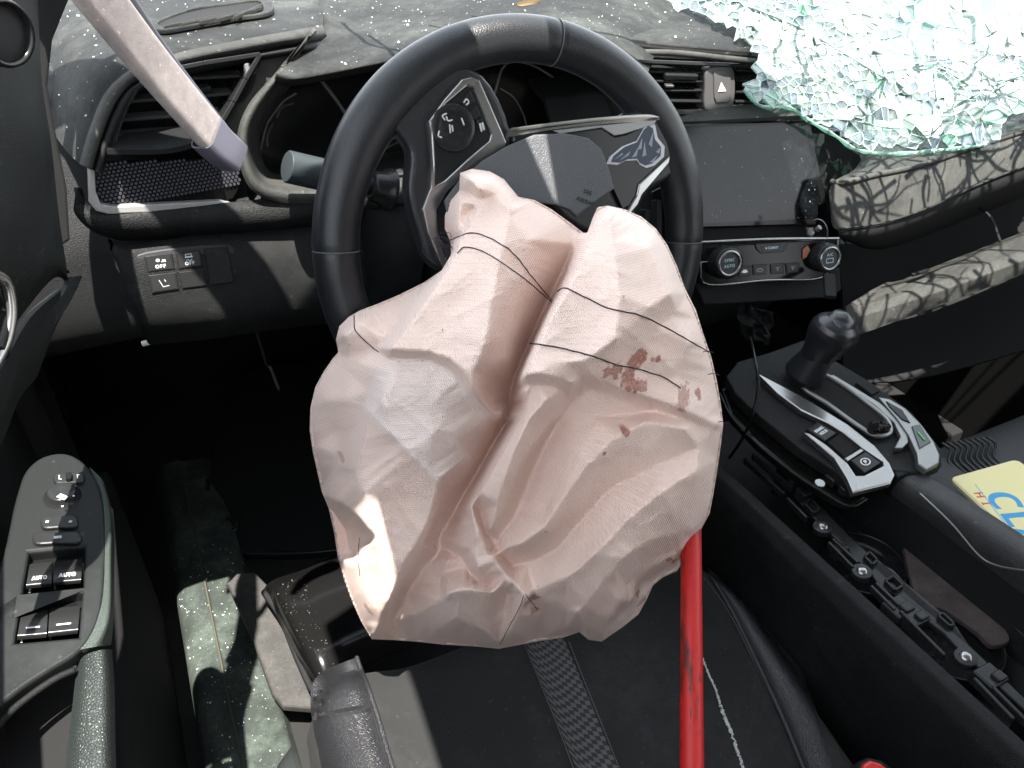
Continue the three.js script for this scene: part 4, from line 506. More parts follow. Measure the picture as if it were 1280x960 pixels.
  // fabric: twill weave, dried stains where the cloth carries them
  const weave = tex(256, 256, (u, v, i, j) => { const a = Math.sin((i * 2 + j) / 256 * Math.PI * 2 * 16), b = Math.sin(j / 256 * Math.PI * 2 * 32), r = Math.sin(i / 256 * Math.PI * 2 * 32); return .5 + .22 * a + .14 * b + .1 * r; }, false, 1 / .05);
  const S = 1024, span = .46, cmap = new Uint8Array(S * S * 4);
  const stains = [[800, 447, 9, 1], [792, 452, 8, 1], [786, 468, 9, .9], [770, 464, 8, .9], [760, 466, 7, .8], [790, 482, 10, .95], [780, 479, 6, .8], [803, 484, 6, .8], [822, 449, 4, 1], [815, 450, 2.5, .8], [855, 495, 7, .7], [853, 505, 6, .7], [873, 493, 3.5, 1], [782, 543, 4, 1], [756, 567, 2.2, 1], [662, 750, 7, .8], [668, 762, 6, .6], [836, 700, 3.5, .8], [842, 702, 3, .7], [802, 752, 2.6, .8], [797, 744, 2, .7], [427, 571, 3, .5], [460, 762, 2.5, .7]];
  const hitBag = (x, y) => flat(FP, at(x, y, front(x, y, near(x, y)[0])));
  const sp3 = stains.map(([x, y, r, a]) => { const c = hitBag(x, y), e = hitBag(x + r, y); return [c.x, c.y, Math.max(.0012, c.distanceTo(e)), a]; });
  const PT = [[452, 505], [470, 462], [489, 446], [538, 449], [572, 470], [590, 500], [612, 524], [598, 560], [548, 604], [500, 556]].map(p => hitBag(...p));
  const inPatch = (x, y) => { let c = false; for (let i = 0, j = PT.length - 1; i < PT.length; j = i++) if ((PT[i].y > y) !== (PT[j].y > y) && x < (PT[j].x - PT[i].x) * (y - PT[i].y) / (PT[j].y - PT[i].y) + PT[i].x) c = !c; return c; };
  const specks = []; for (let k = 0; k < 110; k++) specks.push([(rnd() - .5) * span, (rnd() - .5) * span, .0003 + .0006 * rnd() * rnd(), .2 + .4 * rnd()]);
  for (let j = 0; j < S; j++) for (let i = 0; i < S; i++) {
    const u = (i / S - .5) * span, v = (j / S - .5) * span; let c = inPatch(u, v) ? [.85, .72, .66] : [.87, .68, .597]; const pn = N(u * 9, v * 9, 2) * .5 + N(u * 30, v * 30, 5) * .25, gr = N(u * 60, v * 60, 8);
    c = [c[0] + .02 * pn, c[1] + .05 * pn, c[2] + .06 * pn]; const soil = Math.max(0, N(u * 14 + 3, v * 14, 11) - .25) * .35 + Math.max(0, gr - .35) * .12; c = c.map((x, k) => x * (1 - soil * [.5, .6, .65][k]));
    let s = 0; for (const [x, y, r, a] of sp3) { const d = Math.hypot(u - x, v - y) / r; if (d < 2.2) { const e = d + .7 * N(u * 300, v * 300, 1) + .25 * N(u * 1100, v * 1100, 4); const q = Math.max(0, Math.min(1, (1.2 - e) / .5)); if (q > 0) s = Math.max(s, a * q * q * (3 - 2 * q) * (.8 + .25 * Math.max(0, e) ** 2 + .3 * N(u * 700, v * 700, 9))); } }
    s = Math.max(0, Math.min(1, s)); c = c.map((x, k) => x * (1 - s) + [.36, .125, .08][k] * s);
    const o = (j * S + i) * 4; for (let k = 0; k < 3; k++) { const q = c[k]; cmap[o + k] = 255 * Math.pow(Math.max(0, q), 1 / 2.2); } cmap[o + 3] = 255;
  }
  for (const [x, y, r, a] of specks) { const cx = (x / span + .5) * S, cy = (y / span + .5) * S, R = r / span * S; for (let j = Math.floor(cy - R); j <= cy + R; j++) for (let i = Math.floor(cx - R); i <= cx + R; i++) if (i >= 0 && j >= 0 && i < S && j < S && Math.hypot(i - cx, j - cy) <= R) { const o = (j * S + i) * 4; for (let k = 0; k < 3; k++) cmap[o + k] *= 1 - a * .7; } }
  const ct = new THREE.DataTexture(cmap, S, S); ct.colorSpace = THREE.SRGBColorSpace; ct.magFilter = THREE.LinearFilter; ct.minFilter = THREE.LinearMipmapLinearFilter; ct.generateMipmaps = true; ct.wrapS = ct.wrapT = THREE.RepeatWrapping; ct.repeat.set(1 / span, 1 / span); ct.offset.set(.5, .5); ct.needsUpdate = true;
  const cloth = phy({ map: ct, roughness: .66, bumpMap: weave, bumpScale: .0006, transmission: .22, thickness: 0, sheen: .35, sheenRoughness: .35, sheenColor: lc(.9, .85, .82), side: THREE.DoubleSide });
  obj('front_cloth', geo(fr, idx), cloth, bag); obj('back_cloth', geo(bk, idb), cloth, bag);
  // sewing threads
  const dark = std({ color: lc(.018, .015, .02), roughness: .8 });
  const thread = (pp, r = .00042, lift = .0006) => { const c = sp(pp, 60, false); return obj('sewing_thread', rod(c.map(([x, y]) => at(x + N(x * .1, y * .1) * .8, y + N(x * .1, y * .1, 4) * .8, front(x, y, Math.max(4, near(x, y)[0])) - lift)), r, { seg: 120, rs: 5 }), dark, bag); };
  thread([[563, 300], [590, 291], [615, 299], [640, 315], [662, 342], [690, 376]]);
  thread([[572, 316], [580, 309], [600, 313], [630, 330], [660, 352], [690, 378]]);
  thread([[697, 364], [705, 360], [730, 371], [760, 385], [800, 394], [830, 408], [860, 425], [886, 440]], .0005);
  thread([[662, 429], [690, 433], [725, 441], [752, 449], [770, 456], [800, 462], [830, 472], [851, 485]], .0005);
  thread([[443, 394], [444, 412], [455, 425], [473, 440]]);
  thread([[655, 744], [648, 762], [634, 788], [625, 806]], .0003);
  thread([[450, 720], [448, 700], [449, 672]], .0003); thread([[657, 742], [664, 752], [672, 762]], .0003);
  for (const [x, y] of [[886, 440], [893, 468], [903, 528]]) obj('sewing_thread', rod([at(x - 8, y, base(y) - .004), at(x, y - 1, base(y) - .012), at(x + 6, y + 1, base(y) - .008)], .0003, { seg: 10, rs: 4 }), dark, bag);
  const fz = []; for (let k = 0; k < 5; k++) { const p = []; for (let i = 0; i < 6; i++) p.push(at(560 + rr(-16, 8), 308 + rr(-16, 22), .60 + rr(-.004, .004))); fz.push(rod(p, .00022, { seg: 30, rs: 4 })); } obj('loose_thread', fz, dark, bag);
  obj('loose_thread', rod([[545, 330], [532, 320], [528, 310], [536, 300], [552, 296], [562, 302]].map(([x, y]) => at(x, y, .612)), .0003, { seg: 40, rs: 4 }), dark, bag);
}

// ---------------------------------------------------------------- shattered windshield lying over the passenger side of the dashboard
const glass = thing('windshield', 'shattered greenish windshield sagging in crazed sheets onto the dashboard', 'windshield');
{
  const B = [[700, -60], [770, -8], [800, 3], [850, 14], [885, 26], [915, 38], [932, 54], [944, 82], [940, 96], [931, 112], [938, 124], [948, 132], [966, 136], [990, 137], [1006, 146], [1022, 160], [1046, 172], [1066, 186], [1090, 192], [1120, 193], [1160, 190], [1200, 186], [1232, 182], [1240, 195], [1252, 184], [1262, 164], [1290, 148], [1360, 130], [1400, 100], [1400, -60]];
  const inB = (x, y) => { let c = false; for (let i = 0, j = B.length - 1; i < B.length; j = i++) if ((B[i][1] > y) !== (B[j][1] > y) && x < (B[j][0] - B[i][0]) * (y - B[i][1]) / (B[j][1] - B[i][1]) + B[i][0]) c = !c; return c; };
  // sheet: rests on the pad, sags over the passenger side, lower edge curls
  const dist = (x, y) => { const k = Math.max(0, Math.min(1, (x - 930) / 350)); const edge = .935 + .20 * k + (x < 930 ? (930 - x) * .0007 : 0); const low = 110 + 90 * Math.min(1, Math.max(0, (x - 930) / 160)) - Math.max(0, x - 1180) * .28; return edge + Math.max(-10, low - y) * (.0007 + .0004 * k) - .012 * Math.sin((x - 900) * .02) + .022 * N(x * .012, y * .016, 3) + .007 * N(x * .05, y * .05, 6) - .02 * Math.exp(-(((x - 1190) / 60) ** 2 + ((y - 110) / 60) ** 2)); };
  const S = (x, y) => at(x, y, dist(x, y));
  // sites: dense near the torn edge and in bands, larger plates towards the corner
  const sites = []; const dens = (x, y) => { const b = N(x * .011 + 4, y * .017, 2); let r = 6.2 + 4.5 * b + (x > 1120 && y < 60 ? 7 : 0) + (x > 1150 && y > 130 && y < 185 ? 8 : 0) + (y > 125 && x < 1150 ? 3 : 0); return Math.max(3.8, r); };
  for (let k = 0; k < 16000 && sites.length < 2100; k++) { const x = rr(740, 1330), y = rr(-20, 200); if (!inB(x, y)) continue; const r = dens(x, y); const sx = (x - y * .9) , ok = sites.every(s => { const dx = x - s[0], dy = y - s[1]; const th = .75 + .9 * N(x * .006, y * .008, 12), a = dx * Math.cos(th) + dy * Math.sin(th), b = -dx * Math.sin(th) + dy * Math.cos(th); return Math.hypot(a * .55, b * 1.5) > r; }); if (ok) sites.push([x, y, r]); }
  const clip = (poly, nx, ny, c) => { const o = []; for (let i = 0; i < poly.length; i++) { const a = poly[i], b = poly[(i + 1) % poly.length], da = a[0] * nx + a[1] * ny - c, db = b[0] * nx + b[1] * ny - c; if (da <= 0) o.push(a); if ((da < 0) !== (db < 0)) { const t = da / (da - db); o.push([a[0] + (b[0] - a[0]) * t, a[1] + (b[1] - a[1]) * t]); } } return o; };
  const mats = [
    phy({ color: lc(.86, .95, .91), roughness: .06, transmission: .94, thickness: 0, ior: 1.5 }),
    phy({ color: lc(.24, .32, .29), roughness: .5, transmission: .5, thickness: 0 }),
    phy({ color: lc(.55, .80, .70), roughness: .15, transmission: .8, thickness: 0 }),
    phy({ color: lc(.40, .47, .44), roughness: .7, transmission: .4, thickness: 0 }),
    phy({ color: lc(.60, .68, .74), roughness: .05, transmission: .9, thickness: 0 }),
    phy({ color: lc(.42, .44, .44), roughness: .4, transmission: .3, thickness: 0 })];
  const crackM = phy({ color: lc(.48, .62, .56), roughness: .6, transmission: .4, thickness: 0 }), cracks = [];
  const shards = [];
  for (const s of sites) {
    let poly = []; for (let i = 0; i < 12; i++) poly.push([s[0] + 26 * Math.cos(i / 12 * 6.283), s[1] + 26 * Math.sin(i / 12 * 6.283)]);
    for (const t of sites) { if (t === s || Math.hypot(t[0] - s[0], t[1] - s[1]) > 56) continue; const mx = (s[0] + t[0]) / 2, my = (s[1] + t[1]) / 2, nx = t[0] - s[0], ny = t[1] - s[1]; poly = clip(poly, nx, ny, mx * nx + my * ny); }
    if (poly.length < 3) continue; const c = poly.reduce((a, p) => [a[0] + p[0] / poly.length, a[1] + p[1] / poly.length], [0, 0]);
    poly = poly.map(p => [c[0] + (p[0] - c[0]) * .93, c[1] + (p[1] - c[1]) * .93]); if (!inB(c[0], c[1])) continue; poly = poly.map(p => inB(...p) ? p : [c[0] + (p[0] - c[0]) * .6, c[1] + (p[1] - c[1]) * .6]);
    const full = poly.map(p => [c[0] + (p[0] - c[0]) / .93, c[1] + (p[1] - c[1]) / .93]).map(p => inB(...p) ? p : [c[0] + (p[0] - c[0]) * .9, c[1] + (p[1] - c[1]) * .9]); const lowz = Math.max(0, Math.min(1, (c[1] - 95 - Math.max(0, c[0] - 1040) * .12) / 50)), wdt = .86 + .09 * rnd() + .02 * lowz; const innr = full.map(p => [c[0] + (p[0] - c[0]) * wdt, c[1] + (p[1] - c[1]) * wdt]);
    let ar = 0; poly.forEach((p, i) => { const q = poly[(i + 1) % poly.length]; ar += p[0] * q[1] - p[1] * q[0]; }); shards.push([poly, c, Math.abs(ar) / 2, full, innr]);
  }
  shards.sort((a, b) => b[2] - a[2]);
  const rest = mats.map(() => []);
  shards.forEach(([poly, c, ar, full, innr], k) => {
    const C = S(...c), e1 = S(c[0] + 3, c[1]).sub(C), e2 = S(c[0], c[1] + 3).sub(C), n = new THREE.Vector3().crossVectors(e2, e1).normalize(); if (n.dot(CAM.clone().sub(C)) < 0) n.negate();
    n.add(V(rr(-.16, .16), rr(-.16, .16), rr(-.16, .16))).normalize(); const fr = frame(C, n, Math.abs(n.y) > .95 ? V(0, 0, 1) : V(0, 1, 0));
    const g = slab(fr, poly, { t: .0022, b: 0 }); const z = N(c[0] * .014, c[1] * .02, 8) + rr(-.35, .35); const low = Math.max(0, Math.min(1, (c[1] - 95 - Math.max(0, c[0] - 1040) * .12) / 50)); const mi = rnd() < .52 + .45 * low + 1.3 * N((c[0] * .8 + c[1] * .6) * .007, (c[1] * .8 - c[0] * .6) * .04, 21) ? (rnd() < .35 ? 4 : rnd() < .3 ? 2 : 0) : (c[0] > 1130 && c[1] < 75 && rnd() < .5) ? 5 : z > .1 ? 3 : 1;
    cracks.push(slab(shift(fr, .0006), full, { t: .0006, b: 0, holes: [innr.slice().reverse()] }));
    if (k < 300) obj('glass_piece', g, mats[mi], glass); else rest[mi].push(g);
  });
  stuff(obj('crack_edges', cracks, crackM, glass));
  rest.forEach((g, i) => { if (g.length) stuff(obj('small_glass_pieces', g, mats[i], glass)); });
  // plastic interlayer that holds the pieces together
  const nx = 90, ny = 40, pos = [], uvA = [], id = []; const map = {};
  for (let j = 0; j <= ny; j++) for (let i = 0; i <= nx; i++) { const x = 690 + i * 8, y = -60 + j * 7; if (!inB(x, y)) continue; map[j * 200 + i] = pos.length / 3; const p = at(x, y, dist(x, y) + .0035); pos.push(p.x, p.y, p.z); uvA.push(p.x, p.z); }
  for (let j = 0; j < ny; j++) for (let i = 0; i < nx; i++) { const q = [map[j * 200 + i], map[j * 200 + i + 1], map[j * 200 + 200 + i + 1], map[j * 200 + 200 + i]]; if (q.every(v => v !== undefined)) id.push(q[0], q[3], q[2], q[0], q[2], q[1]); }
  const g = new THREE.BufferGeometry(); g.setAttribute('position', new THREE.Float32BufferAttribute(pos, 3)); g.setAttribute('uv', new THREE.Float32BufferAttribute(uvA, 2)); g.setIndex(id); g.computeVertexNormals();
  obj('interlayer', g, phy({ color: lc(.90, .96, .93), roughness: .04, transmission: 1, thickness: 0, side: THREE.DoubleSide }), glass);
  // long fracture ridges standing proud
  const ridge = pts => obj('fracture_ridge', rod(pts.map(([x, y]) => at(x, y, dist(x, y) - .003)), s => .0012 + .0006 * Math.sin(s * 40), { seg: 60, rs: 5 }), mats[1], glass);
  ridge([[1174, 135], [1170, 110], [1172, 85], [1210, 105]]); ridge([[1180, 140], [1220, 118], [1260, 100], [1300, 88]]); ridge([[1230, 182], [1228, 150], [1236, 120], [1256, 105]]); ridge([[940, 10], [1000, 35], [1060, 70], [1110, 100]]); ridge([[1010, 150], [1060, 150], [1120, 160], [1190, 150]]);
  obj('torn_edge', rod([[931, 112], [948, 131], [990, 136], [1010, 150], [1046, 171], [1066, 185], [1090, 191], [1120, 192], [1160, 189], [1200, 185], [1232, 181]].map(([x, y]) => at(x, y, dist(x, y) - .001)), s => .0022 + .0006 * Math.sin(s * 70), { seg: 120, rs: 6 }), mats[2], glass);
  // the rest of the laminated pane still hangs from the roof edge above the passenger side: strands of crazed film
  const strands = []; for (let k = 0; k < 230; k++) { let x = rr(.34, .9), z = rr(-.12, .24), a = rr(-1.2, 1.2) + (k % 2 ? 1.5 : 0); const p = []; for (let i = 0; i < 6; i++) { p.push(V(x, .835 + .12 * Math.max(0, z) + .01 * N(x * 9, z * 9), z)); a += rr(-.6, .6); x += Math.cos(a) * .018; z += Math.sin(a) * .018; } const r0 = rr(.0014, .0034); strands.push(rod(p, s => r0 * (1 - .6 * s), { seg: 16, rs: 5 })); }
  for (let k = 0; k < 9; k++) { let x = rr(-.15, .2), z = rr(-.2, .0), a = rr(.6, 2.4); const p = []; for (let i = 0; i < 8; i++) { p.push(V(x, 1.02, z)); a += rr(-.35, .35); x += Math.cos(a) * .03; z += Math.sin(a) * .02; } strands.push(rod(p, .0022, { seg: 30, rs: 6 })); }
  stuff(obj('hanging_film_strands', strands, std({ color: lc(.5, .55, .52), roughness: .6 }), glass));
}

// ---------------------------------------------------------------- centre console with its trim torn off
const con = thing('center_console', 'black center console with missing side trim and exposed clips', 'console');
{
  const zs = [-.02, .05, .1, .2, .3, .4, .55, .8];
  obj('side_wall', loft(zs.map(z => [V(.172, .04, z), V(.176, .2, z), V(.180, .34, z), V(.184, .366, z), V(.192, .378, z), V(.203, .379, z), V(.206, .372, z), V(.207, .33, z)]), 36, 30, .004, { smoothU: false }), M.lowerPlastic, con);
  obj('inner_tray', loft(zs.map(z => [V(.207, .335, z), V(.222, .326, z), V(.28, .322, z), V(.312, .33, z)]), 10, 10, .004, { smoothU: false }), M.plastic, con);
  obj('right_wall', loft(zs.slice(2).map(z => [V(.309, .325, z), V(.311, .37, z), V(.313, .404, z)]), 14, 20, .004), M.plasticSmooth, con);
  obj('soft_rail', loft(zs.slice(3).concat([1]).map((z, i) => { const e = i === 0 ? .5 : 1, zz = z - (i === 0 ? .005 : 0); return [V(.311, .392, zz), V(.310, .396 + .014 * e, zz), V(.315, .402 + .020 * e, zz), V(.328, .404 + .021 * e, zz), V(.340, .404 + .012 * e, zz), V(.344, .38, zz), V(.348, .2, zz)]; }), 30, 24, .004), std({ map: dusty([.15, .15, .155], [.26, .26, .255], .2, 31), roughness: .5, bumpMap: grainT, bumpScale: .0003 }), con);
  obj('rail_line', rod([[1150, 617], [1190, 655], [1228, 698], [1246, 707], [1300, 716]].map(([x, y]) => onX(x, y, .3095)), .0011, { seg: 30, rs: 6 }), M.satin, con);
  // cup holder wells and dusty floor between
  for (const [x, y, r] of [[1078, 702, .04], [1190, 798, .042]]) { const c = onY(x, y, .345); const w = obj('cup_holder', disc(c.clone().add(V(0, -.02, 0)), V(0, 1, 0), r, .02, { profile: [[0, .001], [r * .92, .001], [r * .95, .018], [r * .97, .0205], [r, .0195], [r, 0]] }), M.plasticSmooth, con); }
  obj('dusty_floor', slab(frame(V(.3, .349, .3), V(0, 1, 0), V(0, 0, -1)), sp([[1130, 668], [1142, 662], [1190, 710], [1246, 772], [1262, 800], [1240, 806], [1222, 790], [1180, 762], [1150, 752], [1138, 720]], 50), { t: .006, b: .001 }), std({ map: dusty([.2, .175, .17], [.33, .29, .275], .4, 44, .12), roughness: .9 }), con);
  obj('divider_rib', [bar(onY(1136, 655, .352), onY(1290, 812, .352), .004, .012), bar(onY(1142, 650, .352), onY(1300, 806, .352), .002, .02)], M.plasticSmooth, con);
  obj('armrest_pad', loft([[V(.20, .36, .405), V(.235, .385, .405), V(.29, .39, .405), V(.34, .38, .405)].map(p => p.add(V(.03, -.03, .0))), [V(.20, .39, .42), V(.235, .402, .412), V(.29, .405, .41), V(.34, .40, .408)].map(p => p.add(V(.032, -.015, .0))), [V(.21, .395, .6), V(.235, .408, .6), V(.29, .41, .6), V(.34, .40, .6)]], 20, 20, .01), M.wheel, con);
  // bracket rail with clip windows, bosses and screws
  const FR = frame(V(.21, .376, .3), V(-.1, 1, 0), V(0, 0, -1));
  const rail = [[1000, 628], [1012, 620], [1030, 636], [1060, 668], [1096, 700], [1118, 712], [1136, 732], [1164, 758], [1190, 776], [1212, 806], [1250, 842], [1300, 890], [1294, 900], [1246, 856], [1204, 818], [1180, 792], [1156, 774], [1128, 748], [1104, 736], [1084, 712], [1050, 678], [1022, 652]];
  const wnd = [[[1006, 632], [1014, 626], [1024, 638], [1016, 643]], [[1080, 698], [1086, 692], [1096, 702], [1090, 708]], [[1106, 728], [1116, 722], [1128, 734], [1118, 740]], [[1172, 772], [1177, 768], [1192, 782], [1187, 785]]];
  const br = obj('bracket_rail', slab(FR, rail, { t: .006, b: .0012, holes: wnd.map(w => w.slice().reverse()) }), M.plasticSmooth, con);
  wnd.forEach(w => obj('clip_window', w.map((p, i) => bar(hit(shift(FR, .001), ...p), hit(shift(FR, .001), ...w[(i + 1) % 4]), .0024, .007, FR.n)), M.plasticSmooth, br));
  for (const [x, y] of [[1027, 663], [1076, 719], [1205, 826]]) { const c = hit(shift(FR, -.002), x, y); const b = obj('screw_boss', disc(c, FR.n, .0085, .006), M.plasticSmooth, br); const s = obj('screw', disc(c.clone().addScaledVector(FR.n, .006), FR.n, .0048, .0022, { seg: 20, profile: [[0, .0024], [.0028, .0022], [.0046, .0006], [.0048, 0]] }), M.silver, b); }
  for (const [a, b] of [[[984, 625], [1008, 650]], [[1035, 680], [1066, 712]], [[1040, 676], [1072, 706]], [[1088, 735], [1118, 765]], [[1094, 731], [1124, 760]], [[1124, 766], [1180, 822]], [[930, 575], [980, 620]], [[940, 570], [990, 612]], [[1240, 862], [1290, 912]], [[1216, 850], [1266, 902]]]) obj('clip_strip', bar(hit(shift(FR, .0015), ...a), hit(shift(FR, .0015), ...b), .003, .008, FR.n), M.plasticSmooth, br);
  for (const [x, y, w] of [[1006, 618, .016], [1122, 764, .022], [1140, 775, .02], [1235, 850, .02], [985, 590, .014], [1048, 690, .012]]) { const c = hit(shift(FR, -.004), x, y); obj('clip_block', [box(c.x, c.y, c.z, w, .014, w * .9, .002), box(c.x + .003, c.y + .006, c.z + .004, w * .5, .008, w * .4, .0015)], M.plasticSmooth, br); }
  obj('gray_hose', rod([[972, 560, .365], [978, 590, .36], [970, 615, .34]].map(([x, y, h]) => onY(x, y, h)), .006, { seg: 14, rs: 10 }), M.lowerPlastic, con);
}
const shp = thing('shift_panel', 'silver-trimmed shift panel lifted loose on top of the console', 'shift panel');
{
  const FS = frame(onY(1030, 530, .432), V(-.04, 1, .14), V(0, 0, -1));
  obj('panel_base', slab(shift(FS, -.003), [[908, 470], [922, 452], [962, 440], [1006, 424], [1040, 448], [1090, 478], [1140, 515], [1176, 560], [1178, 580], [1150, 592], [1118, 588], [1108, 600], [1066, 612], [1046, 590], [1000, 560], [950, 520], [920, 492]], { t: .014, b: .002 }), M.lowerPlastic, shp);
  obj('lower_skirt', slab(shift(FS, -.022), [[902, 486], [922, 476], [962, 510], [1010, 548], [1050, 590], [1078, 604], [1082, 622], [1064, 632], [1030, 614], [990, 588], [946, 552], [914, 518]], { t: .012, b: .0015 }), M.gloss, shp);
  obj('skirt_edge', rod([[900, 492], [914, 520], [946, 554], [990, 590], [1030, 616], [1064, 633], [1083, 624]].map(p => hit(shift(FS, -.022), ...p)), .0016, { seg: 40, rs: 6 }), M.plasticSmooth, shp);
  for (const [x, y, w] of [[955, 525, .014], [980, 545, .016], [1012, 566, .018], [1022, 578, .012], [1045, 598, .02], [1036, 588, .01], [1058, 612, .014], [936, 512, .012]]) { const c = hit(shift(FS, -.016), x, y); obj('clip', [box(c.x, c.y, c.z, w, .009, w * .6, .0015), box(c.x + w * .2, c.y + .005, c.z, w * .4, .006, w * .4, .001)], M.plasticSmooth, shp); }
  { const c = hit(shift(FS, -.012), 1024, 606); obj('screw', disc(c, FS.n, .0048, .003), M.silver, shp); const d = hit(shift(FS, -.01), 1016, 566); obj('metal_clip', [bar(d, d.clone().add(V(.014, 0, .008)), .008, .002), bar(d.clone().add(V(.004, .003, -.002)), d.clone().add(V(.01, .003, .004)), .004, .003)], M.silver, shp); }
  // silver left rail that swells into the nose
  const FA = shift(FS, .004);
  obj('silver_rail', slab(FA, [[946, 466], [986, 486], [1024, 508], [1060, 530], [1093, 556], [1112, 578], [1119, 594], [1114, 604], [1090, 610], [1066, 616], [1058, 598], [1042, 572], [1004, 540], [1003, 536], [1022, 526], [1040, 533], [1052, 541], [1076, 560], [1103, 577], [1104, 581], [1080, 592], [1072, 592], [1062, 580], [1034, 556], [1012, 541], [1024, 530], [1000, 514], [970, 490]].slice(0, 13).concat([[1012, 541], [1034, 556], [1060, 579], [1070, 594], [1080, 594], [1104, 582], [1103, 576], [1076, 558], [1052, 539], [1036, 529], [1000, 512], [970, 490]]), { t: .007, b: .0015, seg: 3 }), M.silver, shp);
  obj('silver_crossbar', slab(FA, [[1056, 572], [1076, 560], [1080, 563], [1060, 576]], { t: .005, b: .001 }), M.silver, shp);
  const P = (txt, q, m) => { const b = obj('push_button', slab(shift(FS, .0045), q, { t: .006, b: .001 }), m || M.plasticSmooth, shp); if (txt) { const cv = document.createElement('canvas'); cv.width = 96; cv.height = 96; const g = cv.getContext('2d'); g.clearRect(0, 0, 96, 96); g.fillStyle = g.strokeStyle = '#fff'; g.textAlign = 'center'; if (txt === 'P') { g.lineWidth = 5; g.beginPath(); g.arc(48, 48, 26, 0, 7); g.stroke(); g.font = 'bold 36px sans-serif'; g.fillText('P', 48, 61); } else { g.font = 'bold 26px sans-serif'; g.fillText('BRAKE', 48, 42); g.fillText('HOLD', 48, 70); } const t = new THREE.CanvasTexture(cv); obj('print', quad(shift(FS, .0049), ring(q, .8)), std({ color: lc(.55), alphaMap: t, transparent: true, roughness: .5 }), b); } };
  P('HOLD', [[1008, 536], [1022, 527], [1046, 541], [1031, 551]]); P('P', [[1063, 575], [1082, 564], [1101, 578], [1081, 591]]);
  obj('empty_slot', slab(shift(FS, .001), [[1034, 552], [1051, 541], [1075, 559], [1057, 572]], { t: .004, b: .0005 }), M.void, shp);
  // right rail and its switch
  obj('silver_rail', slab(FA, [[1036, 469], [1042, 468], [1072, 486], [1100, 503], [1122, 522], [1134, 540], [1136, 552], [1128, 560], [1118, 560], [1126, 545], [1118, 528], [1096, 508], [1066, 488]], { t: .006, b: .0012 }), M.satin, shp);
  obj('silver_rail', slab(shift(FS, .006), [[1098, 496], [1112, 498], [1132, 510], [1152, 530], [1168, 552], [1175, 568], [1174, 578], [1158, 587], [1148, 580], [1146, 566], [1136, 544], [1122, 524]], { t: .008, b: .0015 }), M.satin, shp);
  obj('rocker_switch', slab(shift(FS, .0075), [[1140, 532], [1150, 530], [1164, 552], [1150, 560]], { t: .004, b: .0008 }), std({ color: lc(.04, .05, .042), roughness: .4 }), shp);
  obj('switch_mark', bar(hit(shift(FS, .0082), 1148, 540), hit(shift(FS, .0082), 1156, 550), .002, .0006, FS.n), std({ color: lc(.06, .3, .1), roughness: .5 }), shp);
  obj('dark_inlay', slab(shift(FS, .0072), [[1108, 501], [1128, 512], [1138, 528], [1128, 524], [1112, 508]], { t: .003, b: .0006 }), M.plasticSmooth, shp);
  obj('side_tab', slab(shift(FS, .006), [[1070, 478], [1080, 472], [1100, 488], [1090, 493]], { t: .005, b: .001 }), M.lowerPlastic, shp);
  // slot for the selector: rounded rim and dark well
  const slot = sp([[996, 474], [1018, 464], [1042, 474], [1082, 502], [1112, 528], [1114, 542], [1096, 546], [1074, 534], [1032, 504], [1004, 486]], 60);
  obj('slot_rim', rod(ring(slot, .97).map(p => hit(shift(FS, .002), ...p)), .0026, { seg: 120, rs: 8, closed: true }), M.satin, shp);
  obj('slot_well', slab(shift(FS, .0015), slot, { t: .003, b: .0003 }), M.void, shp);
  const lump = []; for (let k = 0; k < 9; k++) { const c = hit(shift(FS, .006), 1096 + rr(-10, 12), 536 + rr(-5, 4)); lump.push(disc(c, V(rr(-1, 1), 1, rr(-1, 1)), rr(.003, .006), .004)); } obj('crumpled_boot', lump, M.gloss, shp);
  obj('rear_block', slab(shift(FS, -.004), [[1108, 552], [1136, 548], [1146, 570], [1142, 590], [1122, 596], [1110, 578]], { t: .03, b: .002 }), M.lowerPlastic, shp);
}
{ // gear selector
  const k = thing('gear_selector', 'black leather gear selector knob standing in the shift panel', 'gear lever');
  const a = at(1019, 448, .856), b = at(1050, 404, .836), d = b.clone().sub(a).normalize(), side = V(1, 0, .5).normalize();
  obj('collar', rod([a.clone().addScaledVector(d, -.022), a, a.clone().addScaledVector(d, .006)], s => .0215 - .006 * s, { seg: 12, rs: 24, squash: side, k: 1 }), M.wheel, k);
  const prof = [.0150, .0156, .0166, .0182, .0200, .0216, .0225, .0222, .0200, .0130];
  obj('knob', rod([a, a.clone().lerp(b, .3), a.clone().lerp(b, .65), b.clone().addScaledVector(d, .004)], s => { const i = Math.min(8.999, s * 9), j = Math.floor(i); return prof[j] + (prof[j + 1] - prof[j]) * (i - j); }, { seg: 40, rs: 32, squash: side, k: 1.12 }), phy({ color: lc(.013, .0135, .016), roughness: .3 }), k);
  const tn2 = d.clone().addScaledVector(FWD, -.45).addScaledVector(RGT, -.1).normalize(); const tc2 = a.clone().lerp(b, .80).addScaledVector(tn2, .0140);
  obj('top_cap', disc(tc2, tn2, .012, .006, { profile: [[0, .0062], [.004, .0059], [.008, .0046], [.011, .0022], [.012, 0], [.0122, -.004]] }), std({ color: lc(.03, .033, .042), roughness: .38 }), k);
  obj('release_button', slab(frame(at(1050, 440, .842), V(.3, .3, 1)), [[1044, 446], [1054, 432], [1060, 436], [1050, 450]], { t: .006, b: .001 }), M.plasticSmooth, k);
}
{ const w = obj('loose_cable', rod([[938, 422, .86], [944, 450, .83], [948, 480, .815], [942, 515, .81], [928, 548, .825], [912, 572, .85]].map(a => at(...a)), .0017, { seg: 50, rs: 8 }), M.gloss); tag(w, 'thin black loose cable curving over the torn console edge', 'cable'); }
